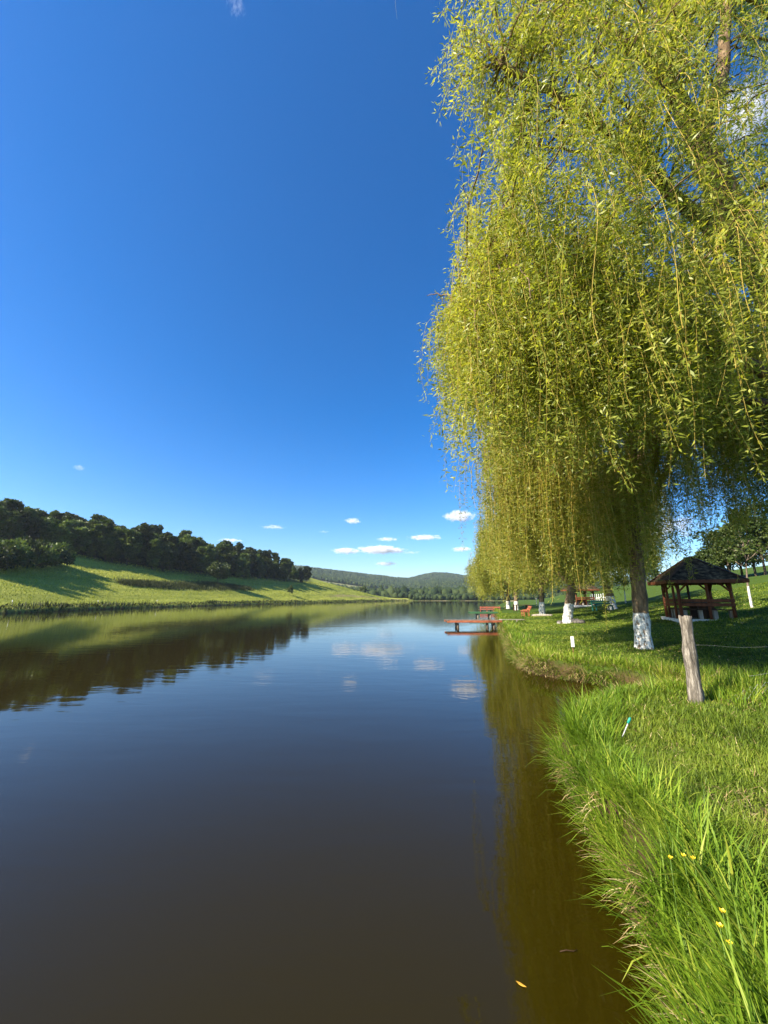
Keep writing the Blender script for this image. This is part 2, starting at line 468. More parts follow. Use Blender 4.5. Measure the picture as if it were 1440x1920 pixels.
def hang(acc, S0, Dh, reach, length, leaf_len, per_m, leaf_w=.19, twig_r=.003, bare=None, sway=.05, tint0=None, tuft=.06, segs=10):
    """strands that leave a branch and hang. S0 (n,3) starts; Dh (n,3) starting direction; arrays reach, length"""
    n = len(S0)
    s = np.linspace(0, 1, segs)[None, :] * length[:, None]
    e = 1 - np.exp(-s / np.maximum(reach, .05)[:, None] * 1.3)
    ph = rng.uniform(0, 6.28, (n, 2)); fr = rng.uniform(.5, 1.6, (n, 1))
    wx = sway * np.sin(s * fr + ph[:, :1]) * s / (length[:, None]); wy = sway * np.sin(s * fr * .8 + ph[:, 1:]) * s / (length[:, None])
    drop = s - e * reach[:, None] * .75
    P = S0[:, None, :] + Dh[:, None, :] * (e * reach[:, None])[..., None]
    P = P + np.stack([wx, wy, -drop], -1)
    # twig: thin three-sided tube
    th = np.array([0, 2.094, 4.189])
    off = np.stack([np.cos(th), np.sin(th), 0 * th], -1)
    rr = (twig_r if np.ndim(twig_r) else np.full(n, twig_r))
    rad = rr[:, None] * np.linspace(1, .45, segs)[None, :]
    TV = P[:, :, None, :] + off[None, None] * rad[..., None, None]
    base = (np.arange(n)[:, None, None] * segs + np.arange(segs - 1)[None, :, None]) * 3
    k = np.arange(3)[None, None, :]; k2 = (k + 1) % 3
    TF = np.stack([base + k, base + k2, base + 3 + k2, base + 3 + k], -1).reshape(-1, 4)
    acc.add(TV.reshape(-1, 3), TF, 1, .5)
    # leaves along the strand
    cnt = np.maximum((length * per_m).astype(int), 3)
    if bare is not None: cnt = np.where(bare, 0, cnt)
    idx = np.repeat(np.arange(n), cnt)
    if len(idx) == 0: return
    u = rng.uniform(.0, 1.0, len(idx)) ** .9
    # leaves gather in tufts along the strand
    nt_ = np.maximum(1, (length * 5.0))[idx]
    u = np.where(rng.random(len(idx)) < .6, (np.floor(u * nt_) + .5 + rng.normal(0, .16, len(idx))) / nt_, u).clip(0.01, 1)
    f = u * (segs - 1); i0 = np.minimum(f.astype(int), segs - 2); fr_ = (f - i0)[:, None]
    B = P[idx, i0] * (1 - fr_) + P[idx, i0 + 1] * fr_
    az = rng.uniform(0, 6.283, len(idx)); dr = rng.uniform(-.45, 1.35, len(idx))
    D = np.stack([np.cos(az) * np.cos(dr), np.sin(az) * np.cos(dr), -np.sin(dr)], -1)
    B = B + D * (tuft * rng.random(len(idx)) ** 1.6)[:, None]
    L = leaf_len * rng.uniform(.55, 1.25, len(idx)); W = L * leaf_w * rng.uniform(.75, 1.25, len(idx))
    V, F = leaves_np(B, D, L, W)
    t0 = rng.uniform(.15, .85, n) if tint0 is None else tint0
    acc.add(V, F, 0, np.clip(t0[idx] * .6 + rng.uniform(0, .45, len(idx)) - .05, 0, 1))

def willow(label, base, trunk, limbs, tips, per_branch, strand_len, leaf_len, per_m, group='weeping willows along the bank',
           mat_trunk=None, zmin=None, twig_r=.003, seed=1, nbr=9, extra=None, leaf_w=.19, name='weeping_willow', clip=None, start=.3, density=1.0, tuft=.08, sway=.06, zscale=None, reach=(.08, .5)):
    """trunk: [(x,y,z,r)...] world; limbs: list of such; tips: (n,3) world points where the side branches end."""
    global rng
    rng = np.random.default_rng(seed)
    B = np.array(base, float)
    root = empty(name, B, 0, label, 'tree', group)
    def loc(P): return np.asarray(P, float)[:, :3] - B
    P = smooth_path(loc(trunk), 22); r = np.interp(np.linspace(0, 1, 22), np.linspace(0, 1, len(trunk)), [q[3] for q in trunk])
    r = r * (1 + .14 * np.exp(-np.linspace(0, 1, 22) * 18)) * (1 + .05 * np.sin(np.arange(22) * 1.7))
    V, F = tube_np(P, r, 18, .05)
    mesh_np('trunk', V, F, [mat_trunk or M_BARKW], smooth=True, parent=root)
    lim_pts, lim_rad = [P[12:]], [r[12:]]
    for l in limbs:
        Q = smooth_path(loc(l), 26)
        Q[3:] += np.cumsum(rng.normal(0, .018, (23, 3)), 0) * np.linspace(.3, 1, 23)[:, None]
        q = np.interp(np.linspace(0, 1, 26), np.linspace(0, 1, len(l)), [k[3] for k in l])
        V, F = tube_np(Q, q, 10, .06)
        mesh_np('limb', V, F, [M_BARK], smooth=True, parent=root)
        lim_pts.append(Q[4:]); lim_rad.append(q[4:])
    LP = np.concatenate(lim_pts); LR = np.concatenate(lim_rad)
    acc = Acc()
    T = np.asarray(tips, float) - B
    S0, DH, RE, LE = [], [], [], []
    wood = Acc()
    for E in T:
        d = np.linalg.norm(LP - E, axis=1) + np.where(LP[:, 2] > E[2] + .3, 2.5, 0) + rng.uniform(0, .8)
        a = int(np.argmin(d)); A = LP[a]
        dist = np.linalg.norm(E - A)
        C = (A + E) / 2 + np.array([0, 0, .28 * dist]) + rng.normal(0, .10 * dist, 3)
        n = nbr; Q = bez(A, C, E, n); Q[1:-1] += rng.normal(0, .03 * min(dist, 2), (n - 2, 3))
        r0 = min(LR[a] * .6, .012 + .012 * dist)
        V, F = tube_np(Q, np.linspace(r0, .006, n), 5); wood.add(V, F)
        m = max(2, int(per_branch * (.35 + dist / 3.0) * density))
        u = rng.uniform(start, 1.0, m); f = u * (n - 1); i0 = np.minimum(f.astype(int), n - 2); fr = (f - i0)[:, None]
        pts = Q[i0] * (1 - fr) + Q[i0 + 1] * fr
        tg = Q[np.minimum(i0 + 1, n - 1)] - Q[i0]; tg[:, 2] = 0
        tg /= np.linalg.norm(tg, axis=1)[:, None] + 1e-6
        az = rng.uniform(0, 6.283, m); dh = np.stack([np.cos(az), np.sin(az), 0 * az], -1) + tg * .7
        dh /= np.linalg.norm(dh, axis=1)[:, None] + 1e-6
        S0.append(pts); DH.append(dh); RE.append(rng.uniform(*reach, m)); LE.append(rng.uniform(*strand_len, m))
    S0 = np.concatenate(S0); DH = np.concatenate(DH); RE = np.concatenate(RE); LE = np.concatenate(LE)
    if zscale is not None: LE = LE * np.interp(S0[:, 2] + B[2], *zscale)
    if zmin is not None:
        lo = zmin(S0[:, 0] + B[0], S0[:, 1] + B[1]) + rng.uniform(0, 1.3, len(S0)) ** 1.5
        LE = np.minimum(LE, S0[:, 2] + B[2] - lo); k = LE > .25
        S0, DH, RE, LE = S0[k], DH[k], RE[k], LE[k]
    if clip is not None:
        k = clip(S0 + B + DH * RE[:, None]); S0, DH, RE, LE = S0[k], DH[k], RE[k], LE[k]
    if len(wood.V): wood.build('branches' if False else 'branch_work', [M_BARK], root)
    # patches of the crown lean lighter or darker in leaf colour
    t0 = np.clip(.5 + .22 * vnoise(S0[:, 0] + S0[:, 2] * .4, S0[:, 1] + S0[:, 2] * .5, .9, seed) + rng.normal(0, .14, len(S0)), .05, 1)
    tr = np.where(rng.random(len(S0)) < .12, twig_r * 2.2, twig_r * rng.uniform(.7, 1.2, len(S0)))
    hang(acc, S0, DH, RE, LE, leaf_len, per_m, leaf_w, tr, tint0=t0, tuft=tuft, sway=sway)
    if extra is not None:
        for e in extra:
            s = np.array(e['s'], float) - B
            hang(acc, s, np.tile([-.7, -.2, 0.], (len(s), 1)) + rng.normal(0, .3, (len(s), 3)) * [1, 1, 0], np.full(len(s), e.get('reach', .3)), np.array(e['len'], float),
                 leaf_len, e.get('per_m', per_m), leaf_w, np.full(len(s), e.get('r', twig_r)), bare=np.full(len(s), e.get('bare', False)), sway=e.get('sway', .08))
    acc.build('crown', [M_WLEAF, M_WTWIG], root)
    print(label[:40], 'strands', len(S0), 'faces', acc.n // 4)
    return root

def shell_tips(c, rx, ry, rz, n, zlo, zhi, inner=.45, seed=0, keep=None):
    g = np.random.default_rng(seed); out = []
    while len(out) < n:
        d = g.normal(size=3); d /= np.linalg.norm(d)
        q = np.array(c) + d * np.array([rx, ry, rz]) * g.uniform(inner, 1) ** .5
        if zlo <= q[2] <= zhi and (keep is None or keep(q)): out.append(q)
    return np.array(out)

# ------------------------------------------------------------------ broadleaf trees (forest, lone trees, bushes)
DARK_STOPS = [(0.0, (.016, .030, .006)), (.4, (.042, .070, .012)), (.75, (.090, .125, .021)), (1.0, (.16, .19, .042))]
MID_STOPS = [(0.0, (.025, .040, .009)), (.4, (.050, .078, .016)), (.75, (.085, .115, .024)), (1.0, (.14, .165, .040))]
def crown_np(acc, c, rad, n_cl, n_leaf, size, seed, squash=.8, low=-.75):
    """clumps of leaf-sized faces spread through an uneven volume"""
    g = np.random.default_rng(seed)
    pts = []
    while len(pts) < n_cl:
        d = g.normal(size=3); d /= np.linalg.norm(d)
        if d[2] < low: continue
        q = d * g.uniform(.35, 1.0) ** .6 * (1 + .25 * math.sin(3 * d[0] + seed) * math.cos(2.5 * d[1] + seed * 2))
        pts.append(q * np.array([rad, rad, rad * squash]))
    C = np.array(c) + np.array(pts)
    cs = rad * g.uniform(.16, .32, n_cl)
    idx = np.repeat(np.arange(n_cl), n_leaf)
    d = g.normal(size=(len(idx), 3)); d /= np.linalg.norm(d, axis=1)[:, None]
    P = C[idx] + d * (cs[idx] * g.uniform(.4, 1, len(idx)) ** .5)[:, None] * np.array([1.15, 1.15, .75])
    D = d * .6 + g.normal(0, .5, d.shape); D[:, 2] -= .25; D /= np.linalg.norm(D, axis=1)[:, None]
    L = size * g.uniform(.6, 1.3, len(idx))
    V, F = leaves_np(P, D, L, L * .75, .1)
    t = np.clip(g.uniform(.1, .75, n_cl)[idx] * .75 + g.uniform(0, .35, len(idx)), 0, 1)
    acc.add(V, F, 0, t)
    return C

def broadleaf(name, h, rad, n_cl, n_leaf, size, seed, mats, trunk_r=.16, crown_lo=.25, squash=None, low=-.75, loc=(0, 0, 0), label=None, cat='tree', group=None):
    global rng
    rng = np.random.default_rng(seed)
    root = empty(name, loc, 0, label, cat, group)
    zc = h * (crown_lo + 1) / 2; sq = (h * (1 - crown_lo) / 2) / rad if squash is None else squash
    acc = Acc(); C = crown_np(acc, (0, 0, zc), rad * .82, n_cl, n_leaf, size, seed, sq, low)
    w = Acc()
    top = np.array([rng.uniform(-.2, .2), rng.uniform(-.2, .2), h * .8])
    P = smooth_path([(0, 0, -.3), (rng.uniform(-.1, .1), 0, h * .3), top * .6, top], 12)
    V, F = tube_np(P, np.linspace(trunk_r, trunk_r * .15, 12), 8, .05); w.add(V, F)
    for k in rng.choice(len(C), min(14, len(C)), replace=False):
        z0 = np.clip(C[k][2] - np.linalg.norm(C[k][:2]) * .8, h * .18, h * .75); a = P[np.argmin(abs(P[:, 2] - z0))]
        V, F = tube_np(bez(a, (a + C[k]) / 2 + [0, 0, -.1 * rad], C[k], 6), np.linspace(trunk_r * .4, .02, 6), 5); w.add(V, F)
    mesh_np('trunk', np.concatenate(w.V), w.F, [mats[1]], smooth=True, parent=root)
    acc.build('crown', [mats[0]], root)
    return root
# ------------------------------------------------------------------ the willows by the water
def build_willows():
    make_willow_mats()
    g = np.random.default_rng(3)
    # nearest willow: its trunk stands just right of the frame and leans over the water
    b0 = np.array([8.5, 6.4, gz(8.5, 6.4)])
    k = .0103
    p1 = np.array([0, 0, EYE]) + ray(1425, 500) * k; p2 = np.array([0, 0, EYE]) + ray(1310, 270) * k
    trunk = [(*b0 - [0, 0, .2], .40), (8.35, 6.4, 3.0, .34), (8.0, 6.35, 5.5, .30), (*p1, .26), (*p2, .21)]
    a1 = np.array([0, 0, EYE]) + ray(1235, 130) * .0105; a2 = np.array([0, 0, EYE]) + ray(1362, 140) * .0104
    limbs = [[(*p2, .19), (*((p2 + a1) / 2 + [.05, 0, 0.1]), .12), (*a1, .085), (*(a1 + [-1.4, -.2, 1.5]), .05), (*(a1 + [-3.2, -.4, 2.0]), .02)],
             [(*p2, .15), (*a2, .10), (*(a2 + [.3, -.2, 1.8]), .09), (*(a2 + [.9, -.3, 3.6]), .04)],
             [(*p1, .20), (6.3, 7.2, 8.6), (4.6, 7.9, 9.4), (2.6, 7.8, 9.6)],
             [(8.0, 6.35, 5.5), (6.6, 6.6, 6.6), (4.8, 7.0, 7.3), (3.0, 7.0, 7.7), (1.7, 6.9, 7.7)],
             [(*p1,), (5.6, 5.8, 9.2), (4.0, 5.2, 10.4), (2.2, 5.0, 11.6)],
             [(8.1, 6.35, 5.0), (8.6, 8.2, 6.6), (8.2, 10.0, 7.8), (7.2, 11.4, 8.2)],
             [(*p1,), (8.4, 7.6, 9.6), (9.2, 9.0, 11.2), (9.6, 10.2, 12.6)]]
    full = []
    for l in limbs:
        m = len(l); full.append([tuple(q) if len(q) == 4 else (*q[:3], .12 * (1 - i / m) + .02) for i, q in enumerate(l)])
    # branch ends: chosen so that the crown keeps the outline of the tree (metres)
    tips = []
    sp_ = [  # (px, py, distance ahead) of the outline on the water side, read as points in space
        (845, 30, 5.0), (836, 95, 5.4), (842, 170, 5.6), (850, -40, 5.0), (900, 60, 5.0), (880, 150, 5.6), (905, 215, 6.0), (935, 120, 5.4),
        (868, 345, 6.2), (880, 400, 6.4), (900, 330, 6.2), (900, 300, 6.4), (930, 420, 6.5), (960, 280, 6.2),
        (800, 555, 7.0), (825, 560, 7.0), (850, 540, 6.8), (890, 500, 6.8), (815, 600, 7.2), (870, 590, 7.1), (930, 560, 7.0), (795, 640, 7.2), (840, 650, 7.2), (900, 640, 7.3), (960, 620, 7.2)]
    for px, py, y in sp_: tips.append(at_y(px, py, y))
    for px, py, y in sp_[:]:
        for _ in range(5 if py > 480 else 2): tips.append(at_y(px + g.uniform(12, 90), py + g.uniform(-30, 50), y + g.uniform(-.6, 1.0)))
    for _ in range(55):
        tips.append(at_y(g.uniform(930, 1400), g.uniform(-150, 240), g.uniform(4.0, 5.2)))
    for _ in range(60):   # leafy boughs on the near side of the limbs
        tips.append(at_y(g.uniform(960, 1480), g.uniform(-60, 560), g.uniform(4.0, 5.6)))
    for _ in range(300):   # the body of the crown
        py = g.uniform(-420, 640); px = np.interp(py, [-420, 0, 250, 420, 540, 640], [940, 900, 930, 930, 880, 850]) + g.uniform(0, 1) * 640
        if px > 1230 and py > 470: continue
        tips.append(at_y(px, py, g.uniform(4.8, 9.2)))
    for _ in range(75):   # boughs that carry the long outer curtain
        tips.append(at_y(g.uniform(880, 1240), g.uniform(430, 660), g.uniform(5.3, 6.8)))
    tips = np.array(tips)
    hung = [at_y(g.uniform(1180, 1460), g.uniform(400, 620), g.uniform(4.4, 6.0)) for _ in range(64)]
    def outline(P):   # the water-side outline of this tree's crown
        y = np.maximum(P[:, 1], 1); px = 720 + 745 * P[:, 0] / y; el = (P[:, 2] - EYE) / y
        return px > np.interp(el, [.3, .78, .85, 1.0, 1.5, 2.2], [792, 788, 822, 846, 838, 826])
    zmin = lambda x, y: np.interp(720 + x / np.maximum(y, 1) * 745, [780, 860, 930, 1180, 1260, 1340, 1420], [4.1, 4.1, 3.5, 3.3, 4.3, 4.5, 3.8])
    ex = [dict(s=[at_y(742, -30, 4.8), at_y(752, -40, 4.9), at_y(768, -60, 4.7), at_y(800, -50, 4.9)], len=[.75, .9, .6, .8], bare=True, r=.0022, sway=.15),
          dict(s=[at_y(1250, 480, 5.6), at_y(1275, 560, 5.7), at_y(1205, 600, 6.0), at_y(1360, 560, 5.4), at_y(1330, 700, 5.6), at_y(1390, 500, 5.2)], len=[3.1, 3.0, 2.2, 3.5, 2.2, 2.6], r=.006, per_m=46, reach=.5, sway=.22),
          dict(s=[at_y(1060, 470, 6.6), at_y(1082, 500, 6.8), at_y(1068, 430, 6.4), at_y(935, 500, 6.6), at_y(1140, 520, 6.6), at_y(866, 430, 6.3), at_y(990, 480, 6.8)], len=[3.2, 3.0, 3.3, 2.8, 2.6, 3.0, 2.8], r=.007, per_m=30, reach=.25, sway=.05)]
    ex.append(dict(s=hung, len=g.uniform(1.4, 3.0, 64), r=.0042, per_m=34, reach=.3, sway=.2))
    willow('largest weeping willow, leaning in from the right edge over the water, trunk foot hidden', b0, trunk, full, tips, 13, (.8, 4.0), .100, 36, leaf_w=.23, tuft=.17, sway=.22, zscale=([6, 8.5, 11, 15], [1.0, .75, .38, .26]), reach=(.1, .6), clip=outline,
           mat_trunk=M_BARK, zmin=zmin, twig_r=.0034, seed=2, extra=ex)
    # second: the thick whitewashed trunk beside the shelter
    h1 = hit(1207, 1216)
    def generic(label, h, H, rad, lean, ntips, per_branch, leaf, per_m, seed, tr=.24, zlow=2.2, keep=None, strand=(1.2, 3.4), mat=None, fork=.26, inner=.5, twig=.004, extra=None, cx=0.0):
        g = np.random.default_rng(seed)
        bx, by, bz = h
        f = np.array([bx + lean[0], by + lean[1], bz + H * fork])
        tk = [(bx, by, bz - .15, tr * 1.05), (bx + lean[0] * .35, by + lean[1] * .35, bz + H * fork * .4, tr * .92), (*f, tr * .85)]
        lb = []
        for i in range(7):
            a = i * 2 * math.pi / 7 + g.uniform(-.3, .3); rr = rad * g.uniform(.35, .6); up = H * g.uniform(.62, .86)
            if i == 6: rr *= .2; up = H * .9
            e = f + np.array([math.cos(a) * rr + cx * .5, math.sin(a) * rr, up - H * fork]); mid = (f + e) / 2 + np.array([math.cos(a) * rr * .15, math.sin(a) * rr * .15, -.03 * H])
            lb.append([(*f, tr * .55), (*mid, tr * .36), (*e, tr * .14)])
        c = (bx + lean[0] * 1.3 + cx, by + lean[1], bz + H * .60)
        tips = shell_tips(c, rad * .93, rad * .93, H * .42, ntips, bz + H * .34, bz + H, inner, seed, keep)
        gl = lambda x, y: ground(x, y, False) + zlow
        return willow(label, np.array(h), tk, lb, tips, per_branch, strand, leaf, per_m, mat_trunk=mat or M_BARKW, zmin=gl, twig_r=twig, seed=seed, extra=extra, leaf_w=.23, density=1.35, tuft=leaf * 1.3, sway=.1)
    ex1 = [dict(s=[(6.3, 11.2, 4.6), (6.32, 11.25, 4.4)], len=[3.55, 3.2], r=.006, per_m=40, reach=.12, sway=.05),
           dict(s=[at_y(1374, 700, 8.0), at_y(1362, 690, 8.2), at_y(1371, 660, 8.1)], len=[3.5, 3.0, 2.9], r=.006, per_m=55, reach=.3, sway=.1)]
    gg = np.random.default_rng(5)
    ex1.append(dict(s=[at_y(gg.uniform(1215, 1400), gg.uniform(830, 960), gg.uniform(9, 13)) for _ in range(46)], len=gg.uniform(1.3, 2.7, 46), r=.004, per_m=26, reach=.25, sway=.15))
    ex1.append(dict(s=[at_y(gg.uniform(1120, 1262), gg.uniform(800, 930), gg.uniform(9.6, 11.6)) for _ in range(64)], len=gg.uniform(1.8, 3.4, 64), r=.004, per_m=34, reach=.25, sway=.12))
    keep1 = lambda q: not (q[0] / q[1] > .68 and q[2] < 6.8)
    generic('weeping willow with a thick straight half whitewashed trunk just left of the nearer wooden shelter', h1, 11.5, 6.0, (.32, .1), 330, 10, .105, 40, 21, tr=.225, zlow=1.6, strand=(1.5, 4.2), keep=keep1, extra=ex1, twig=.005, fork=.34, inner=.65)
    generic('weeping willow whose whitewashed trunk leans right, with dark stones lying around its foot', hit(1063, 1168.5), 11.5, 6.6, (.7, .3), 120, 8, .15, 34, 22, tr=.29, zlow=1.9, mat=M_BARKW_FAR, fork=.2, twig=.007)
    generic('weeping willow with a short whitewashed trunk behind the red bench and the grey log', hit(1017, 1153), 11.5, 7.2, (.15, .2), 95, 8, .21, 26, 23, tr=.27, zlow=1.7, mat=M_BARKW_FAR, twig=.009, fork=.22)
    generic('weeping willow with a whitewashed trunk next to the low dark table', hit(968.5, 1144), 11.0, 7.0, (.1, .2), 80, 8, .26, 22, 24, tr=.30, zlow=1.5, mat=M_BARKW_FAR, twig=.011, fork=.22)
    generic('farthest weeping willow of the row, nearest to the lake edge, with a whitewashed foot', hit(953.5, 1141.5), 11.0, 7.4, (.1, .2), 80, 8, .30, 20, 25, tr=.33, zlow=1.5, mat=M_BARKW_FAR, twig=.012, fork=.22)
    generic('weeping willow with a grey mottled trunk standing behind the green bench on the lawn', hit(1149, 1142.5), 11.0, 6.0, (-.3, .2), 90, 8, .17, 28, 26, tr=.36, zlow=2.2, mat=M_BARKW_FAR, twig=.007, fork=.3)

def build_trees():
    global M_DARK, M_MID, M_WOOD, M_WHITEWOOD
    M_DARK = leaf_mat('dark broad leaves', DARK_STOPS, trans=.3, rough=.5, spec=.3, vary=.62)
    M_MID = leaf_mat('green broad leaves', MID_STOPS, trans=.3, rough=.5, spec=.3)
    M_WOOD = bark_mat('grey bark', (.03, .024, .018), (.09, .07, .05), (.16, .13, .10), scale=4)
    M_WHITEWOOD = bark_mat('whitewashed sapling bark', (.06, .05, .04), (.16, .12, .09), (.26, .21, .16), white_top=1.2, scale=14)
    g = np.random.default_rng(8)
    # forest on the left-hand hill
    protos = [] 
    for i, (h, r, ncl, nl) in enumerate([(13.5, 3.6, 60, 140), (12, 3.2, 54, 140), (14.5, 3.4, 62, 140), (11, 3.8, 56, 140), (13, 2.9, 52, 140)]):
        protos.append(broadleaf('forest_tree', h, r, ncl, nl, .72, 50 + i, (M_DARK, M_WOOD), trunk_r=.22, crown_lo=.0, low=-.9))
    used = set()
    spots = []
    for row, (ds, step) in enumerate([(1.5, 4.3), (6, 4.8), (11.5, 5.4), (18, 6.2), (27, 7.2), (38, 8.2), (52, 9)]):
        px = -40.0
        while px < 580:
            # walk outwards along the viewing direction to the wanted distance behind the forest edge
            d = ray(px, HORIZON); d = d / np.hypot(d[0], d[1])
            t = np.arange(40, 420, 1.0); x, y = d[0] * t, d[1] * t
            s = sdist(x, y); e = forest_edge(x, y) + ds
            k = np.argmax(s > e)
            lim = np.interp(row, [0, 6], [574, 420])
            if s[k] > e[k] and px < lim:
                spots.append((x[k] + g.uniform(-1.2, 1.2), y[k] + g.uniform(-1.2, 1.2), row))
            px += step * 740 / max(t[k], 60) * g.uniform(.8, 1.2)
    lab = 'dark broadleaf tree in the dense forest on the left hillside'
    lab2 = 'dark broadleaf tree in the front row of the left forest, bordering the meadow'
    n = 0
    for x, y, row in spots:
        if n >= 290: break
        p = protos[n % 5] if n >= 5 else protos[n]
        o = p if n < 5 else copy_tree(p)
        s = g.uniform(.82, 1.12) * (1.0 if row else .9); o.location = (x, y, gz(x, y) - .2); s *= float(np.interp(720 + 740 * x / y, [0, 260], [.80, 1])); o.scale = (s, s, s * g.uniform(.92, 1.1)); o.rotation_euler = (0, 0, g.uniform(0, 6.28))
        tag(o, lab2 if row == 0 else lab, 'tree', 'front row of the left forest' if row == 0 else 'trees of the left forest')
        n += 1
    print('forest trees', n)
    # undergrowth along the forest foot, bushes, lone trees
    bush = broadleaf('bush', 4.6, 4.2, 44, 90, .55, 71, (M_DARK, M_WOOD), trunk_r=.08, crown_lo=-.1, low=-.25, label='large dark rounded bush at the left edge on the meadow, below the forest', cat='bush', group='dark bushes on the left meadow')
    for i, (px, py, s, lb) in enumerate([(-25, 1070, 1.0, None), (22, 1068, .86, 'dark bush second from the left edge, below the forest'), (66, 1066, .95, 'dark bush in the middle of the clump below the forest'), (45, 1060, 1.1, 'tall dark bush at the back of the clump, behind the middle one'), (88, 1058, 1.0, 'dark bush at the back of the clump, toward its right end'), (0, 1061, 1.1, 'dark bush at the back of the clump, just inside the left edge'), (104, 1062, .84, 'dark bush with a sunlit top at the right end of the clump below the forest')]):
        o = bush if i == 0 else copy_tree(bush)
        p = hit(px, py); o.location = p - [0, 0, .3]; o.scale = (s, s, s * 1.2); o.rotation_euler = (0, 0, i * 1.3)
        if lb: o['label'] = lb
    p = hit(408, 1097)
    broadleaf('lone_tree', 9.4, 4.3, 46, 90, .5, 81, (M_MID, M_WOOD), trunk_r=.16, crown_lo=.10, loc=p - [0, 0, .1], label='lone rounded green tree standing in the left meadow, casting a long shadow')
    broadleaf('small_tree', 4.4, 1.6, 20, 60, .35, 82, (M_MID, M_WOOD), trunk_r=.06, crown_lo=.15, loc=hit(543, 1116) - [0, 0, .1], label='small young tree on the meadow above the far left shore')
    broadleaf('small_tree', 6.0, 2.6, 24, 60, .6, 83, (M_MID, M_WOOD), trunk_r=.1, crown_lo=.1, loc=hit(680, 1113) - [0, 0, .1], label='dark tree on the meadow brow where the far valley wood begins')
    # trees behind the shelter on the right
    tr = [(1392, 1082, 7.2, 3.2, 'bushy green tree behind the shelter roof'), (1372, 1086, 6.0, 3.0, 'low dark tree between the shelter roof and the leaning sapling, on the lawn brow'), (1418, 1080, 7.6, 3.4, 'broad dark tree behind the leaning sapling'), (1436, 1078, 9.0, 3.6, 'tall dark tree at the right edge behind the lawn'), (1330, 1092, 4.0, 2.2, 'low green tree just behind the shelter'),
          (1215, 1096, 6.0, 2.8, 'dark tree behind the whitewashed willow trunk, far up the lawn'), (1100, 1114, 6.0, 3.0, 'dark tree far up the lawn beyond the second shelter')]
    for i, (px, py, h, r, lb) in enumerate(tr):
        p = hit(px, py)
        broadleaf('garden_tree', h, r, 40, 110, .28, 90 + i, (M_MID, M_WOOD), trunk_r=.13, crown_lo=.05, loc=p - [0, 0, .1], label=lb, group='trees on the upper lawn')
    # saplings with whitewashed stems
    for i, (px, py, h, lb) in enumerate([(1410, 1139, 4.6, 'thin leaning sapling with a whitewashed stem right of the shelter'), (1173, 1131, 3.6, 'slim young sapling on the lawn between the thick willow and the green bench'), (1007, 1135, 5.0, 'slim young tree with whitewashed stem far behind the red bench')]):
        p = hit(px, py)
        broadleaf('sapling', h, h * .28, 14, 50, .16, 100 + i, (M_MID, M_WHITEWOOD), trunk_r=.075, crown_lo=.42, loc=p - [0, 0, .05], label=lb, group='young trees on the lawn')

def build_far_wood():
    """the wooded valley and ridges beyond the lake: one mass"""
    g = np.random.default_rng(14)
    pts = []
    n = 60000
    r = 345 + 1700 * g.random(n) ** 1.25; px = g.uniform(520, 1500, n)
    az = np.arctan((px - 720) / 740.0); x, y = np.sin(az) * r, np.cos(az) * r
    z = ground(x, y, False)
    s = sdist(x, y)
    fld = (r > 650) & (r < 815) & (px > 560) & (px < 868 + 10 * vnoise(r, px, .05))
    rock = np.hypot((px - 803) / 8, (z - 62) / 8) < 1
    k = (s > 6) & ~fld & ~((r > 950) & rock) & ~((px > 660) & (px < 740) & (r < 370)) & ~((px < 600) & (r < 560))
    k &= ~((r < 640) & (vnoise(x, y, 1 / 55, 7) < -.35) & (r > 420))
    x, y, z, r = x[k], y[k], z[k], r[k]
    h = np.where(r < 380, g.uniform(2, 5.5, len(x)), np.where(r < 640, g.uniform(5, 12, len(x)), g.uniform(6, 9.5, len(x))))
    w = h * g.uniform(.32, .5, len(x))
    bm = bmesh.new(); bmesh.ops.create_icosphere(bm, subdivisions=1, radius=1)
    bv = np.array([v.co[:] for v in bm.verts]); bf = np.array([[v.index for v in f.verts] for f in bm.faces]); bm.free()
    nv = len(bv)
    disp = 1 + g.normal(0, .2, (len(x), nv))
    V = np.stack([x, y, z], -1)[:, None, :] + bv[None] * disp[..., None] * np.stack([w, w, h * .55], -1)[:, None, :] + np.stack([0 * h, 0 * h, h * .45], -1)[:, None, :]
    F = (bf[None] + (np.arange(len(x)) * nv)[:, None, None]).reshape(-1, 3)
    t = np.repeat(g.uniform(.05, .9, len(x)), len(bf)) + g.normal(0, .08, len(F))
    m = leaf_mat('far wood leaves', [(0, (.018, .034, .012)), (.5, (.036, .058, .018)), (1, (.075, .10, .030))], trans=.1, rough=.8, spec=.1)
    o = mesh_np('far_wood', V.reshape(-1, 3), F, [m], tint=np.clip(t, 0, 1))
    tag(o, kind='stuff')
    print('far trees', len(x))
# ------------------------------------------------------------------ grass
GRASS_STOPS = [(0.0, (.045, .075, .007)), (.35, (.110, .170, .013)), (.7, (.205, .265, .024)), (1.0, (.36, .36, .075))]
SEDGE_STOPS = [(0.0, (.040, .080, .006)), (.4, (.105, .19, .012)), (.75, (.19, .285, .020)), (1.0, (.36, .39, .05))]
STRAW_STOPS = [(0.0, (.16, .10, .045)), (.5, (.38, .27, .12)), (1.0, (.56, .45, .24))]
MEAD_STOPS = [(0.0, (.09, .125, .018)), (.4, (.24, .29, .032)), (.75, (.37, .40, .055)), (1.0, (.50, .48, .13))]
REED_STOPS = [(0.0, (.012, .020, .006)), (.5, (.030, .044, .012)), (1.0, (.085, .095, .03))]

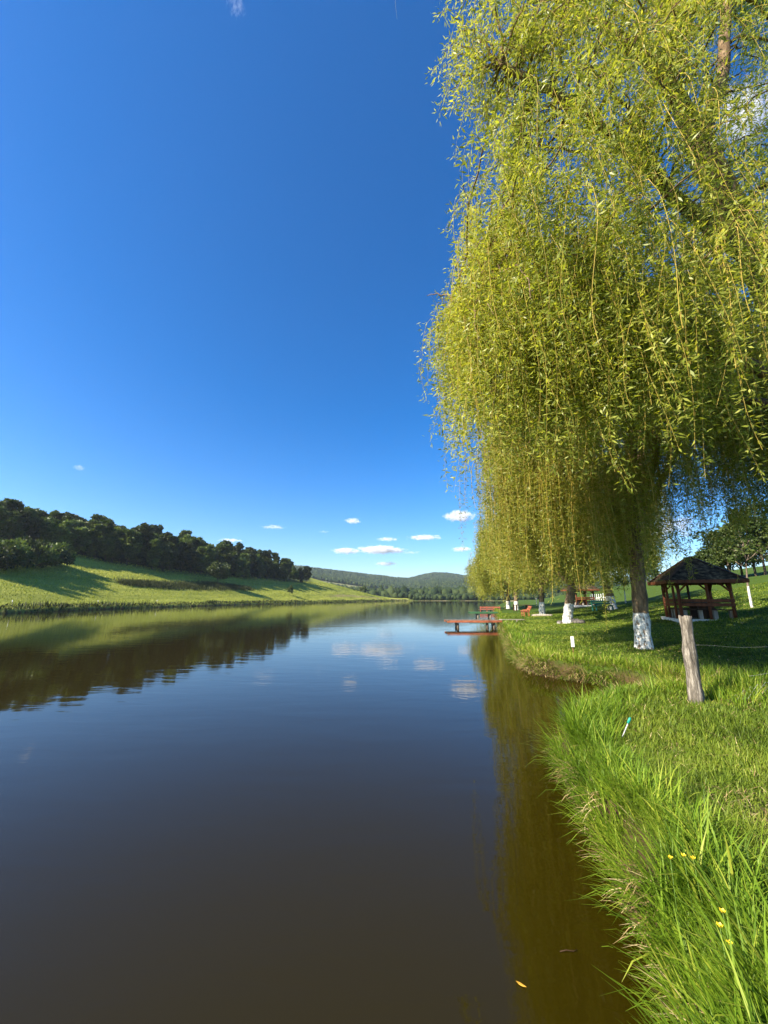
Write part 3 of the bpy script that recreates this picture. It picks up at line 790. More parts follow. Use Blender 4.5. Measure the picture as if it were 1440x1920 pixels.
def blades(acc, P, L, W, az, lean, curv, tint, mat=0):
    """bent, tapering blades: three quads each"""
    n = len(P); ts = np.array([0, .36, .70, 1.0]); wd = np.array([.8, 1.0, .62, .06])
    side = np.stack([-np.sin(az), np.cos(az), 0 * az], -1); fw = np.stack([np.cos(az), np.sin(az), 0 * az], -1)
    tw = rng.uniform(-.6, .6, n)[:, None]; side = side * np.cos(tw) + fw * np.sin(tw)
    pos = P.copy(); rows = [pos]
    for k in range(3):
        th = lean + curv * (ts[k] + ts[k + 1]) / 2
        pos = pos + (fw * np.sin(th)[:, None] + np.array([0, 0, 1.0]) * np.cos(th)[:, None]) * (L * (ts[k + 1] - ts[k]))[:, None]
        rows.append(pos)
    C = np.stack(rows, 1)
    V = np.stack([C - side[:, None] * (W[:, None] * .5 * wd)[..., None], C + side[:, None] * (W[:, None] * .5 * wd)[..., None]], 2)
    base = np.arange(n)[:, None] * 8 + np.arange(3)[None, :] * 2
    F = np.stack([base, base + 1, base + 3, base + 2], -1).reshape(-1, 4)
    acc.add(V.reshape(-1, 3), F, mat, np.repeat(tint, 3))

def scatter(n, a0, a1, r0, r1, p):
    """n points in a sector (degrees clockwise from straight ahead), areal density ~ r^-p"""
    az = R(1) * rng.uniform(a0, a1, n); q = 2 - p
    u = rng.random(n)
    r = r0 * (r1 / r0) ** u if abs(q) < 1e-6 else (r0 ** q + u * (r1 ** q - r0 ** q)) ** (1 / q)
    return np.sin(az) * r, np.cos(az) * r, r

def sd_grad(x, y, e=.05):
    gx = (sdist(x + e, y) - sdist(x - e, y)) / (2 * e); gy = (sdist(x, y + e) - sdist(x, y - e)) / (2 * e)
    return gx, gy

def near_side(x, y):
    """true on the near promontory (this side of the little inlet)"""
    return y < np.interp(x, [2, 4, 6.0, 9], [5.6, 6.9, 8.0, 8.6])

def build_grass():
    global rng
    rng = np.random.default_rng(77)
    G = leaf_mat('lawn blades', GRASS_STOPS, trans=.35, rough=.55, spec=.25)
    S = leaf_mat('sedge blades', SEDGE_STOPS, trans=.40, rough=.5, spec=.25)
    W_ = leaf_mat('dead straw', STRAW_STOPS, trans=.2, rough=.7, spec=.15, tcol=(1, .9, .7))
    # --- lawn
    acc = Acc()
    x, y, r = scatter(440000, 5, 62, 1.4, 46, 1.75)
    sd = sdist(x, y); k = sd > .16
    bare = 1 - sstep(np.hypot((x - 2.95), (y - 3.05)) + .3 * vnoise(x, y, 3.0, 35), .1, .7)
    bare = np.maximum(bare, 1 - sstep(np.hypot(x - 6.1, y - 8.15) + .5 * vnoise(x, y, 1.5, 31), .2, .9))
    bare = np.maximum(bare, 1 - sstep(np.hypot((x - 4.6), (y - 8.9) * 1.4) + .5 * vnoise(x, y, 1.7, 33), .3, 1.2))
    k &= rng.random(len(x)) > bare * .8
    x, y, r, sd, bare = x[k], y[k], r[k], sd[k], bare[k]; n = len(x)
    z = ground(x, y)
    g = np.clip(r / 3, 1, 30)
    rough_ = np.where(r < 9, 1.15, .62) * (1 + .5 * vnoise(x, y, .9, 41)) * (1 - .5 * bare)
    L = rng.uniform(.045, .12, n) * rough_ * g ** .12
    Wd = rng.uniform(.0030, .0055, n) * g ** .85
    t = np.clip(.45 + .28 * vnoise(x, y, .55, 42) + .2 * vnoise(x, y, 2.6, 43) + rng.normal(0, .17, n) + .35 * bare, 0, 1)
    blades(acc, np.stack([x, y, z - .006], -1), L, Wd, rng.uniform(0, 6.283, n), rng.uniform(.05, .75, n), rng.uniform(.2, 1.3, n), t)
    # dry bits lying in the lawn
    kk = rng.random(n) < .05 + .22 * bare
    q = int(kk.sum()); P = np.stack([x, y, z + .012], -1)[kk]
    blades(acc, P, L[kk] * 1.1, Wd[kk], rng.uniform(0, 6.283, q), rng.uniform(.9, 1.5, q), rng.uniform(0, .4, q), rng.random(q), 1)
    tag(acc.build('lawn_grass', [G, W_]), kind='stuff')
    # --- sedge on the near bank edge
    acc = Acc()
    xc, yc, rc = scatter(9600, 9, 50, 1.7, 9.4, 1.3)
    sd = sdist(xc, yc)
    wid = np.interp(yc, [1, 2.5, 4, 6], [.85, .66, .55, .75])
    k = (sd > -.02) & (sd < wid) & near_side(xc, yc) & (rng.random(len(xc)) < np.where(sd < wid * .75, 1, .4)); xc, yc, sd, wid = xc[k], yc[k], sd[k], wid[k]
    m = len(xc); nb = rng.integers(9, 22, m); idx = np.repeat(np.arange(m), nb); n = len(idx)
    print('sedge clumps', m, 'blades', n)
    a = rng.uniform(0, 6.283, n); rr = rng.uniform(0, .05, n)
    x = xc[idx] + np.cos(a) * rr; y = yc[idx] + np.sin(a) * rr; s = sd[idx]
    gx, gy = sd_grad(x, y); out = np.arctan2(-gy, -gx)
    edge = np.exp(-np.maximum(s, 0) / .14)
    az = np.where(rng.random(n) < .10 + .42 * edge, out + rng.normal(0, .75, n), a)
    big = rng.random(m)[idx]
    L = rng.uniform(.12, .36, n) * (.7 + .75 * big ** 2) * (1 - .4 * np.clip(s / wid[idx], 0, 1)) * (1 + .7 * np.exp(-((x - 3.0) ** 2 + (y - 5.5) ** 2) / .8))
    Wd = rng.uniform(.0045, .0105, n) * (.8 + .5 * big)
    lean = rng.uniform(.02, .55, n) + np.interp(y, [2, 4], [.05, .25]) * edge; curv = rng.uniform(.2, 1.5, n) + .8 * edge * rng.random(n)
    t = np.clip(.48 + .22 * vnoise(x, y, 1.6, 51) + rng.normal(0, .18, n), 0, 1)
    blades(acc, np.stack([x, y, ground(x, y) - .02], -1), L, Wd, az, lean, curv, t)
    # a few broad tall blades
    k = rng.random(len(xc)) < .14; xx, yy = np.repeat(xc[k], 4), np.repeat(yc[k], 4); n = len(xx)
    xx = xx + rng.normal(0, .03, n); yy = yy + rng.normal(0, .03, n)
    blades(acc, np.stack([xx, yy, ground(xx, yy) - .02], -1), rng.uniform(.25, .50, n), rng.uniform(.008, .014, n), rng.uniform(0, 6.28, n), rng.uniform(.02, .5, n), rng.uniform(.2, 1.5, n), rng.uniform(.5, 1, n))
    # broad blades in the lower right corner
    for cx, cy in [(on_z(1425, 1870, .36)[:2]), (on_z(1398, 1800, .36)[:2]), (on_z(1330, 1830, .36)[:2]), (on_z(1290, 1760, .36)[:2]), (on_z(1310, 1690, .36)[:2])]:
        n = 13; xx = cx + rng.normal(0, .035, n); yy = cy + rng.normal(0, .035, n)
        blades(acc, np.stack([xx, yy, ground(xx, yy) - .02], -1), rng.uniform(.32, .55, n), rng.uniform(.012, .018, n), rng.uniform(0, 6.28, n), rng.uniform(.0, .4, n), rng.uniform(.2, 1.2, n), rng.uniform(.55, 1, n))
    # dead leaves hanging down the bank
    x, y, r = scatter(34000, 8, 50, 1.7, 13, 1.4); sd = sdist(x, y); k = (sd > -.03) & (sd < .10); x, y, sd = x[k], y[k], sd[k]; n = len(x)
    gx, gy = sd_grad(x, y); out = np.arctan2(-gy, -gx)
    blades(acc, np.stack([x, y, ground(x, y) + rng.uniform(-.02, .05, n)], -1), rng.uniform(.08, .30, n), rng.uniform(.004, .010, n), out + rng.normal(0, .8, n),
           rng.uniform(.7, 1.7, n), rng.uniform(.3, 1.5, n), rng.random(n), 1)
    k = rng.random(n) < .35; x, y = x[k], y[k]; n = len(x)
    blades(acc, np.stack([x, y, ground(x, y)], -1), rng.uniform(.10, .32, n), rng.uniform(.004, .008, n), out[k] + rng.normal(0, .8, n), rng.uniform(.2, 1.0, n), rng.uniform(.3, 1.8, n), rng.uniform(.3, 1, n))
    tag(acc.build('sedge', [S, W_]), kind='stuff')
    # --- tall grass on the farther bank, along the fence and round the posts
    acc = Acc()
    x, y, r = scatter(300000, 8, 46, 7.5, 75, 1.7); sd = sdist(x, y)
    lim = np.interp(r, [8, 14, 30, 75], [1.3, 1.05, .75, .6])
    k = (sd > .05) & (sd < lim) & ~near_side(x, y) & (rng.random(len(x)) < 1.2 - sd / lim) & (vnoise(x, y, 1.1, 61) > -.65)
    x2 = 5.3 + 5.5 * rng.random(9000); y2 = np.interp(x2, [5, 11], [7.1, 7.6]) + rng.normal(0, .42, 9000)
    x, y = np.concatenate([x[k], x2]), np.concatenate([y[k], y2]); r = np.hypot(x, y)
    k = sdist(x, y) > .03; x, y, r = x[k], y[k], r[k]; n = len(x)
    print('bank blades', n)
    L = rng.uniform(.12, .40, n) * (1 + .4 * vnoise(x, y, .8, 62)); g = np.clip(r / 8, 1, 20)
    gx, gy = sd_grad(x, y); out = np.arctan2(-gy, -gx); s = sdist(x, y); e = np.exp(-s / .2)
    az = np.where(rng.random(n) < .7 * e, out + rng.normal(0, .6, n), rng.uniform(0, 6.283, n))
    t = np.clip(.62 + .25 * vnoise(x, y, .7, 63) + rng.normal(0, .2, n), 0, 1)
    blades(acc, np.stack([x, y, ground(x, y) - .02], -1), L, rng.uniform(.006, .012, n) * g ** .8, az, rng.uniform(.02, .45, n) + .3 * e, rng.uniform(.2, 1.1, n) + .5 * e, t)
    # grass and dead leaves hanging over the far edge of the inlet
    xe, ye, re_ = scatter(420000, 8, 46, 7.5, 40, 1.6); se = sdist(xe, ye); ke = (se > -.03) & (se < .16) & ~near_side(xe, ye); xe, ye, re_ = xe[ke], ye[ke], re_[ke]; ne = len(xe)
    gx, gy = sd_grad(xe, ye); oe = np.arctan2(-gy, -gx); ge = np.clip(re_ / 8, 1, 8)
    dry = rng.random(ne) < .30 + .3 * vnoise(xe, ye, .9, 66)
    for m_, kk in ((1, dry), (0, ~dry)):
        q = int(kk.sum())
        blades(acc, np.stack([xe, ye, ground(xe, ye) - .01], -1)[kk], rng.uniform(.12, .36, q), rng.uniform(.007, .013, q) * ge[kk] ** .7, oe[kk] + rng.normal(0, .7, q), rng.uniform(.3, 1.3, q), rng.uniform(.3, 1.8, q), rng.uniform(.1, .9, q), m_)
    kk = rng.random(n) < .16 + .5 * np.exp(-s / .12); q = int(kk.sum())
    blades(acc, np.stack([x, y, ground(x, y)], -1)[kk], L[kk], .010 * g[kk] ** .8, az[kk], rng.uniform(.3, 1.3, q), rng.uniform(.2, 1.2, q), rng.random(q), 1)
    tag(acc.build('bank_grass', [S, W_]), kind='stuff')
    # --- meadow across the lake
    M = leaf_mat('meadow blades', MEAD_STOPS, trans=.3, rough=.6, spec=.2)
    acc = Acc()
    x, y, r = scatter(210000, -60, 2, 42, 320, 1.5); sd = sdist(x, y)
    k = (sd > .4) & (x < 5) & (side_left(x, y) > .5) & (sd < forest_edge(x, y) + 4); x, y, r, sd = x[k], y[k], r[k], sd[k]; n = len(x)
    g = np.clip(r / 60, .7, 6)
    band = .6 * vnoise(sd * 1.0, y * .03 + .2 * x * 0, .33, 71) + .4 * vnoise(sd * 1.0, y * .12, .9, 73)
    t = np.clip(.5 + .45 * band + .2 * vnoise(x, y, .08, 72) + rng.normal(0, .16, n), 0, 1)
    L = rng.uniform(.16, .42, n) * (1 + .35 * band) * g ** .25
    blades(acc, np.stack([x, y, ground(x, y) - .03], -1), L, rng.uniform(.03, .07, n) * g, rng.uniform(0, 6.283, n), rng.uniform(.05, .6, n), rng.uniform(.2, 1.0, n), t)
    tag(acc.build('meadow_grass', [M]), kind='stuff')
    # --- dark sedge along the far shore and the reed bed on the slope
    D = leaf_mat('dark reeds', REED_STOPS, trans=.2, rough=.6, spec=.2)
    acc = Acc()
    x, y, r = scatter(520000, -62, 16, 38, 340, 1.5); sd = sdist(x, y)
    k = (sd > -.15) & (sd < 1.9 + .8 * vnoise(x, y, .12, 75)) & (x < np.interp(y, [0, 300, 330], [0, 15, 100])); x, y, r = x[k], y[k], r[k]; n = len(x)
    g = np.clip(r / 60, .7, 6)
    blades(acc, np.stack([x, y, ground(x, y) - .03], -1), rng.uniform(.35, .85, n) * (1 + .55 * vnoise(x, y, .16, 76)), rng.uniform(.04, .09, n) * g, rng.uniform(0, 6.28, n), rng.uniform(.0, .5, n), rng.uniform(.1, 1.2, n), rng.uniform(0, .75, n))
    tag(acc.build('shore_reeds', [D]), kind='stuff')
    acc = Acc()
    P = []
    for _ in range(900):
        px = rng.uniform(228, 470); c = np.interp(px, [228, 300, 400, 470], [1094, 1098, 1100, 1104]); w = np.interp(px, [228, 300, 400, 470], [1.5, 5, 7, 2])
        P.append(hit(px, c + rng.uniform(-w, w)))
    P = np.repeat(np.array(P), 14, 0); n = len(P); P[:, :2] += rng.normal(0, .8, (n, 2)); P[:, 2] = ground(P[:, 0], P[:, 1]) - .03
    blades(acc, P, rng.uniform(.5, 1.25, n), rng.uniform(.06, .14, n), rng.uniform(0, 6.28, n), rng.uniform(0, .6, n), rng.uniform(.1, 1.2, n), rng.uniform(.1, .95, n))
    tag(acc.build('reed_bed', [D]), kind='stuff')

def build_flowers():
    yel = simple('buttercup petal', (.75, .50, .01), (.85, .62, .03), 30, .35, 0, 0)
    stem = simple('flower stem', (.08, .15, .02), (.12, .20, .03), 20, .6, 0, 0)
    heart = simple('flower heart', (.55, .42, .02), (.45, .33, .02), 60, .7, 0, 0)
    spots = [(1257, 1610, .24, 'small buttercup left of a close pair, among the tall bank grass'), (1282, 1606, .25, 'middle buttercup of three close together in the bank grass'), (1300, 1611, .25, 'brightest buttercup at the right of the three in the bank grass'),
             (1355, 1711, .27, 'buttercup with a leaning head on the lawn side of the bank grass'), (1350, 1738, .26, 'large open buttercup low in the bank grass by broad blades'), (1368, 1770, .22, 'lowest buttercup of the group, half hidden between broad grass blades')]
    for px, py, h, lb in spots:
        p = on_z(px, py, .36 + h)
        root = empty('buttercup', (p[0], p[1], gz(p[0], p[1])), random.uniform(0, 6), lb, 'flower', 'yellow buttercups in the bank grass')
        top = p[2] - root.location[2]
        MB().tube([(0.02, .01, 0), (.01, 0, top * .5), (0, 0, top)], [.0018, .0016, .0013], 5).build('stem', stem, root, True)
        MB().tube([(0, 0, top), (0, 0, top + .006)], [.005, .003], 8).build('flower_heart', heart, root, True)
        for k in range(5):
            a = k * 1.2566; b = MB(); c, s = .68 * math.cos(a), .68 * math.sin(a)
            pts = [(0.003, -.003, 0), (.012, -.010, .005), (.019, 0, .011), (.012, .010, .005), (.003, .003, 0)]
            vs = [b.bm.verts.new((q[0] * c - q[1] * s, q[0] * s + q[1] * c, top + q[2] + .001)) for q in pts]
            b.bm.faces.new(vs)
            o = b.build('petal', yel, root)
            so = o.modifiers.new('t', 'SOLIDIFY'); so.thickness = .0006
# ------------------------------------------------------------------ built things
def wood(name, c1, c2, c3, scale=5, stretch=(1, 1, .15), rough=.75):
    return simple(name, c1, c2, scale, rough, .5, .01, stretch, 7, c3)

def build_props():
    Mred = wood('weathered red paint', (.10, .035, .018), (.38, .105, .048), (.52, .20, .10), 6, (.3, 1, 1))
    Mredp = wood('faded red paint', (.30, .07, .04), (.46, .12, .08), (.55, .22, .15), 6, (.3, 1, 1))
    Mdeck = wood('weathered deck boards', (.05, .038, .026), (.13, .10, .07), (.22, .17, .12), 7, (1, .3, 1))
    Mgreen = wood('dull green paint', (.02, .07, .030), (.045, .135, .055), (.075, .18, .085), 6, (.3, 1, 1))
    Mteal = wood('teal green paint', (.01, .08, .055), (.02, .14, .095), (.04, .19, .13), 6)
    Mgrey = wood('grey weathered wood', (.10, .085, .065), (.27, .235, .18), (.42, .37, .30), 12, (1, 1, .12))
    Mpost = bark_mat('split fence post wood', (.018, .015, .012), (.165, .142, .112), (.42, .375, .305), scale=30, st=.11)
    Mpale = wood('pale pile', (.22, .19, .15), (.36, .32, .26), (.46, .42, .35), 8)
    Mdark = wood('dark stained wood', (.020, .011, .007), (.055, .028, .015), (.11, .055, .028), 6)
    Mbrown = wood('reddish brown beam', (.07, .022, .010), (.17, .055, .022), (.28, .095, .04), 7)
    Mroof = simple('mossy dark shingles', (.010, .007, .005), (.058, .040, .024), 5, .95, 1.0, .05, (1, 1, 2), 8, (.19, .15, .085), .1)
    Mwhite = simple('whitewashed concrete', (.55, .54, .50), (.80, .79, .76), 6, .85, .4, .01)
    Mconc = simple('grey concrete', (.18, .17, .15), (.30, .28, .25), 6, .9, .4, .01)
    Mstone = simple('dark field stone', (.045, .040, .034), (.15, .135, .115), 9, .9, .6, .02)
    Mwire = simple('galvanised wire', (.20, .20, .185), (.34, .33, .31), 30, .5, 0, 0)
    Mpaint = simple('white paint', (.72, .71, .68), (.84, .83, .80), 20, .6, .2, .004)
    Mrust = simple('rusty steel', (.09, .035, .018), (.20, .085, .04), 20, .85, .3, .004)
    Mcap = simple('turquoise plastic', (.01, .20, .15), (.02, .28, .21), 8, .35, 0, 0)
    Mrod = simple('bare steel rod', (.45, .44, .42), (.58, .57, .55), 20, .4, 0, 0)

    # ---------------- fishing platforms
    def platform(name, px0, px1, y, top, depth, mfront, mdeck, label, posts, pm, th=.14, skew=0.0, gap=0.0):
        a = at_y(px0, 1160, y)[0]; b = at_y(px1, 1160, y)[0]; w = b - a
        root = empty(name, (a, y, 0), skew, label, 'fishing platform')
        nb = max(6, int(w / .16)); m = MB()
        for i in range(nb):
            x = (i + .5) * w / nb
            m.box((x, depth / 2 + random.uniform(-.02, .02), top - .02 + random.uniform(-.008, .008)), (w / nb - .012, depth + random.uniform(-.05, .08), .035), bevel=.004)
        m.build('deck', mdeck, root)
        for yy in (-.022, depth + .022):
            MB().box((w / 2, yy, top - .05 - th / 2 + .035), (w, .04, th), bevel=.006).build('fascia_board', mfront, root)
        MB().box((w / 2, depth / 2, top - .14), (w - .1, .10, .10)).build('joist', mdeck, root)
        for fx, fy in posts:
            h = top - .20
            MB().tube([(fx * w, fy * depth, -1.3), (fx * w + .01, fy * depth, .1), (fx * w, fy * depth, h)], [.085, .085, .08], 9, wob=.06).build('pile', pm[0] if fy < .5 else pm[1], root, True)
        return root, w
    root, w = platform('fishing_platform', 838, 941, 28.0, .50, 1.25, Mred, Mdeck, 'weathered red fishing platform standing on piles over the lake, nearest of the three', [(.20, .12), (.21, .9), (.735, .12), (.86, .12), (.90, .9), (.97, .5)], (Mdeck, Mpale))
    # small pale gangboard from the bank onto the platform
    q = empty('gangboard', (8.25, 28.3, .0), R(4), 'grey plank laid from the grassy bank onto the near red platform', 'plank')
    MB().bar((0, 0, .53), (1.75, .1, .52), .42, .05, .006).build('plank', Mgrey, q)
    MB().box((1.15, -.12, .43), (.06, .06, .22)).build('support_post', Mpale, q)
    root, w = platform('fishing_platform', 882, 935, 42.0, .60, .9, Mgreen, Mgreen, 'narrow dull green fishing platform on thin legs, middle of the three', [(.28, .15), (.28, .85), (.72, .15), (.72, .85)], (Mgrey, Mgrey), th=.16)
    # third: red platform with a railing
    a = at_y(900, 1140, 60.0)[0]; b = at_y(938, 1140, 60.0)[0]; w = b - a
    root = empty('fishing_platform', (a, 60.0, 0), 0, 'faded red fishing platform with a plank railing, farthest of the three', 'fishing platform')
    MB().box((w / 2, .6, .30), (w, 1.2, .06)).build('deck', Mdeck, root)
    MB().box((w / 2, 0, .69), (w, .06, .16)).build('top_rail', Mredp, root)
    MB().box((w / 2, 0, .42), (w, .06, .12)).build('bottom_rail', Mredp, root)
    for f in (.02, .34, .66, .98): MB().box((f * w, .06, .2), (.11, .06, 1.2)).build('rail_post', Mredp, root)
    for f in (.12, .6, .9): MB().tube([(f * w, .9, -1.2), (f * w, .9, .27)], [.08, .08], 8).build('pile', Mdark, root)

    # ---------------- bench seen end-on, log, stones, dark table
    p = hit(989, 1156.5)
    root = empty('red_bench', p, R(-12), 'weathered red wooden bench with slanted backrest, seen end-on beside a grey log', 'bench')
    Lb = 1.6
    for yy in (.08, Lb - .08):
        b = MB(); b.bar((-.22, yy, 0), (-.26, yy, .42), .07, .07); b.bar((.16, yy, 0), (.12, yy, .42), .07, .07); b.bar((-.32, yy, .40), (.2, yy, .40), .07, .06)
        b.build('leg_frame', Mred, root)
        MB().bar((.10, yy, .36), (.42, yy, .86), .07, .06).build('back_post', Mred, root)
    for k in range(3): MB().box((-.26 + k * .16, Lb / 2, .452), (.145, Lb, .04), bevel=.006).build('seat_plank', Mred, root)
    for k in range(2): MB().bar((.24 + k * .115, 0, .60 + k * .19), (.24 + k * .115, Lb, .60 + k * .19), .04, .15, .006).build('back_plank', Mred, root)
    MB().bar((-.34, .08, .56), (.28, .08, .60), .08, .05).build('armrest', Mred, root); MB().bar((-.30, .08, .42), (-.32, .08, .56), .05, .05).build('arm_post', Mred, root)
    p0, p1 = hit(996, 1156), hit(1036, 1155.5)
    b = MB(); d = p1 - p0; b.tube([p0 * 0 + [0, 0, .07], d * .3 + [0, 0, .09], d * .7 + [0, .05, .08], d + [0, 0, .06]], [.10, .115, .10, .085], 10, wob=.08)
    o = b.build('grey_log', Mgrey, None, True, p0); tag(o, 'long grey log lying in the grass between the red bench and a whitewashed trunk', 'log')
    for px, py, s, lb in [(1052, 1169, .20, 'low flat stone left of the right-leaning whitewashed trunk'), (1048, 1170, .13, 'pale little stone at the far left of the leaning willow trunk'), (1080, 1168, .26, 'dark stone just right of the leaning whitewashed trunk'), (1090, 1168.5, .24, 'brownish stone at the right end of the stones by the leaning willow')]:
        p = hit(px, py); bm = bmesh.new(); bmesh.ops.create_icosphere(bm, subdivisions=3, radius=s)
        for v in bm.verts:
            n_ = vnoise(v.co.x * 6 + px, v.co.y * 6 + v.co.z * 4, 1, 3); v.co *= 1 + .22 * float(n_); v.co.z = v.co.z * .75 + s * .35
        b = MB(); b.bm.free(); b.bm = bm
        tag(b.build('stone', Mstone if s > .15 else Mconc, None, True, p - [0, 0, .03]), lb, 'stone', 'stones round the leaning willow')
    p = hit(978, 1146)
    root = empty('garden_table', p, R(8), 'low dark wooden table standing between two whitewashed far willows', 'table')
    MB().box((0, 0, .72), (2.0, .9, .07), bevel=.01).build('tabletop', Mdark, root)
    for sx in (-.8, .8):
        for sy in (-.32, .32): MB().box((sx, sy, .343), (.12, .12, .686)).build('leg', Mdark, root)
    # ---------------- green bench with a backrest
    p = hit(1131, 1145.5)
    root = empty('green_bench', p, R(14), 'teal green bench on the shaded lawn in front of the grey mottled willow', 'bench')
    Lb = 1.9
    for x in (-Lb / 2 + .12, Lb / 2 - .12):
        b = MB(); b.bar((x, -.2, 0), (x, -.2, .42), .08, .08); b.bar((x, .2, 0), (x, .28, .86), .08, .08); b.bar((x, -.24, .40), (x, .22, .40), .08, .06); b.build('leg_frame', Mteal, root)
    for k in range(3): MB().box((0, -.17 + k * .16, .456), (Lb, .14, .045), bevel=.006).build('seat_plank', Mteal, root)
    for k in range(2): MB().box((0, .175 + k * .02, .62 + k * .17), (Lb, .035, .13), bevel=.006).build('back_plank', Mteal, root)

    # ---------------- wooden shelter
    def shelter(loc, rz, label):
        root = empty('shelter', loc, rz, label, 'shelter', 'open wooden shelters on the lawn')
        Wx, Dy = 2.1, 2.6; hx, hy = Wx / 2, Dy / 2; H = 1.78
        b = MB(); b.box((0, 0, -.30), (Wx + .26, Dy + .26, .70)); sl = b.build('slab', Mconc, root)
        b = MB()
        for s in (-1, 1):
            b.box((0, s * (hy + .155), -.02), (Wx + .36, .05, .17)); b.box((s * (hx + .155), 0, -.02), (.05, Dy + .255, .17))
        b.build('slab_edge', Mwhite, sl)
        for sx in (-1, 1):
            for sy in (-1, 1):
                cx, cy = sx * (hx - .05), sy * (hy - .05)
                MB().tube([(cx, cy, .05), (cx + random.uniform(-.02, .02), cy, .9), (cx, cy, H)], [.075, .07, .07], 9, wob=.05).build('post', Mbrown, root, True)
                b = MB(); b.bar((cx, cy, H - .48), (cx - sx * .42, cy, H - .03), .07, .07); b.bar((cx, cy, H - .50), (cx, cy - sy * .42, H - .03), .07, .07); b.build('brace', Mbrown, root)
        for (cx, cy) in ((-hx + .02, -.55), (-hx + .02, .55), (.1, hy - .02), (.1, -hy + .02)):
            MB().tube([(cx, cy, .05), (cx, cy, H)], [.06, .055], 8, wob=.05).build('post', Mdark if cy > .6 else Mbrown, root, True)
        for s in (-1, 1):
            MB().box((0, s * (hy - .05), H + .06), (Wx + .5, .11, .13)).build('roof_beam', Mdark, root)
            MB().box((s * (hx - .05), 0, H + .06), (.11, Dy - .22, .13)).build('roof_beam', Mdark, root)
        # hipped roof, thick, with boarded underside
        ov = .47; X, Y = hx + ov, hy + ov; z0, zp, rid = H - .02, H + 1.20, .25
        b = MB(); X, Y = X, Y; V = [(-X, -Y, z0), (X, -Y, z0), (X, Y, z0), (-X, Y, z0), (0, -rid, zp), (0, rid, zp)]
        def layer(bm, dz, flip=False):
            vs = [bm.verts.new((x, y, z + dz)) for x, y, z in V]
            return vs
        top = layer(b.bm, .07); bot = layer(b.bm, 0)
        for f in ((0, 1, 4), (1, 2, 5, 4), (2, 3, 5), (3, 0, 4, 5)):
            b.bm.faces.new([top[i] for i in f])
            b.bm.faces.new([bot[i] for i in reversed(f)])
        for i in range(4): b.bm.faces.new([bot[i], bot[(i + 1) % 4], top[(i + 1) % 4], top[i]])
        rf = b.build('roof', Mroof, root)
        b = MB()
        for i in range(4):   # hip and ridge caps
            b.bar(Vector(V[i]) + Vector((0, 0, .085)), Vector(V[4 if i in (0, 1) else 5]) + Vector((0, 0, .085)), .16, .04)
        b.build('ridge_cap', Mdark, rf)
        b = MB()
        for i in range(4):
            a_, c_ = Vector(V[i]), Vector(V[(i + 1) % 4]); n_ = Vector((0, 0, 0)) - (a_ + c_) / 2; n_.z = 0; n_.normalize()
            b.bar(a_ - n_ * .022 + Vector((0, 0, .02)), c_ - n_ * .022 + Vector((0, 0, .02)), .03, .15)
        b.build('fascia_board', Mbrown, rf)
        b = MB()
        for i in range(4):   # rafters under the roof
            for t in np.linspace(.12, .88, 7):
                e = Vector(V[i]).lerp(Vector(V[(i + 1) % 4]), t); pk = Vector((0, -rid if i == 0 else rid if i == 2 else np.clip(e.y, -rid, rid), zp))
                b.bar(e + Vector((0, 0, -.05)), e.lerp(pk, .9) + Vector((0, 0, -.05)), .05, .07)
        b.build('rafter', Mbrown, rf)
        # benches with backrest rails round three sides
        def seat(a, c, inn):
            a, c = Vector(a), Vector(c); inn = Vector(inn)
            for k in range(2): MB().bar(a + inn * (.12 + k * .2) + Vector((0, 0, .50)), c + inn * (.12 + k * .2) + Vector((0, 0, .50)), .18, .045, .006).build('seat_plank', Mdark, root)
            for k in range(2): MB().bar(a + Vector((0, 0, .72 + k * .19)) - inn * .055, c + Vector((0, 0, .72 + k * .19)) - inn * .055, .035, .14, .006).build('back_rail', Mbrown, root)
            for t in (.06, .36, .64, .94): MB().box(a.lerp(c, t) + inn * .22 + Vector((0, 0, .265)), (.15, .15, .43)).build('bench_support', Mpale, root)
        seat((-hx + .1, -hy, .0), (hx, -hy, .0), (0, 1, 0)); seat((-hx + .1, hy, 0), (hx, hy, 0), (0, -1, 0)); seat((-hx, hy - .5, 0), (-hx, -hy + .5, 0), (1, 0, 0))
        b = MB(); b.box((.1, 0, .79), (1.0, 1.9, .06)); tb = b.build('table_top', Mdark, root)
        for s in (-.6, .6): MB().box((.1, s, .405), (.5, .12, .70)).build('table_leg', Mdark, root)
        return root
    shelter((15.5, 19.6, .99), R(-22), 'open wooden shelter with a mossy dark hipped roof, benches and white slab edge')
    p = hit(1090, 1137.5)
    shelter((p[0], p[1], p[2] + .1), R(-4), 'second open wooden shelter, far off and half hidden behind hanging willow branches')

    # ---------------- fence post, loose wire fence
    base = hit(1306, 1320); y = base[1]
    top = at_y(1285, 1156, y + .02)
    root = empty('fence_post', base, 0, 'weathered split wooden fence post with a cracked grey surface at the head of the inlet', 'post')
    d = top - base
    b = MB(); tt = np.linspace(0, 1, 16); P = np.outer(tt, d) + np.stack([.008 * np.sin(tt * 9), .006 * np.cos(tt * 7), 0 * tt - .12 * (tt < .01)], -1)
    b.tube(P, .098 - .012 * tt + .006 * np.sin(tt * 14) + .012 * np.exp(-tt * 12), 18, wob=.09)
    for v in b.bm.verts:
        if v.co.z > d[2] - .001: v.co.z += random.uniform(-.035, .035)
    b.build('post_log', Mpost, root, True)
    b = MB(); b.tube([d * .40 + [.115, -.02, 0], d * .40 + [.14, -.03, .004]], [.004, .004], 6); b.build('nail', Mrust, root)
    e0 = base + d * .70; far = np.array([9.6, 7.45, gz(9.6, 7.45)])
    root2 = empty('fence_post', far, 0, 'second wooden fence post, beyond the right edge of the view', 'post')
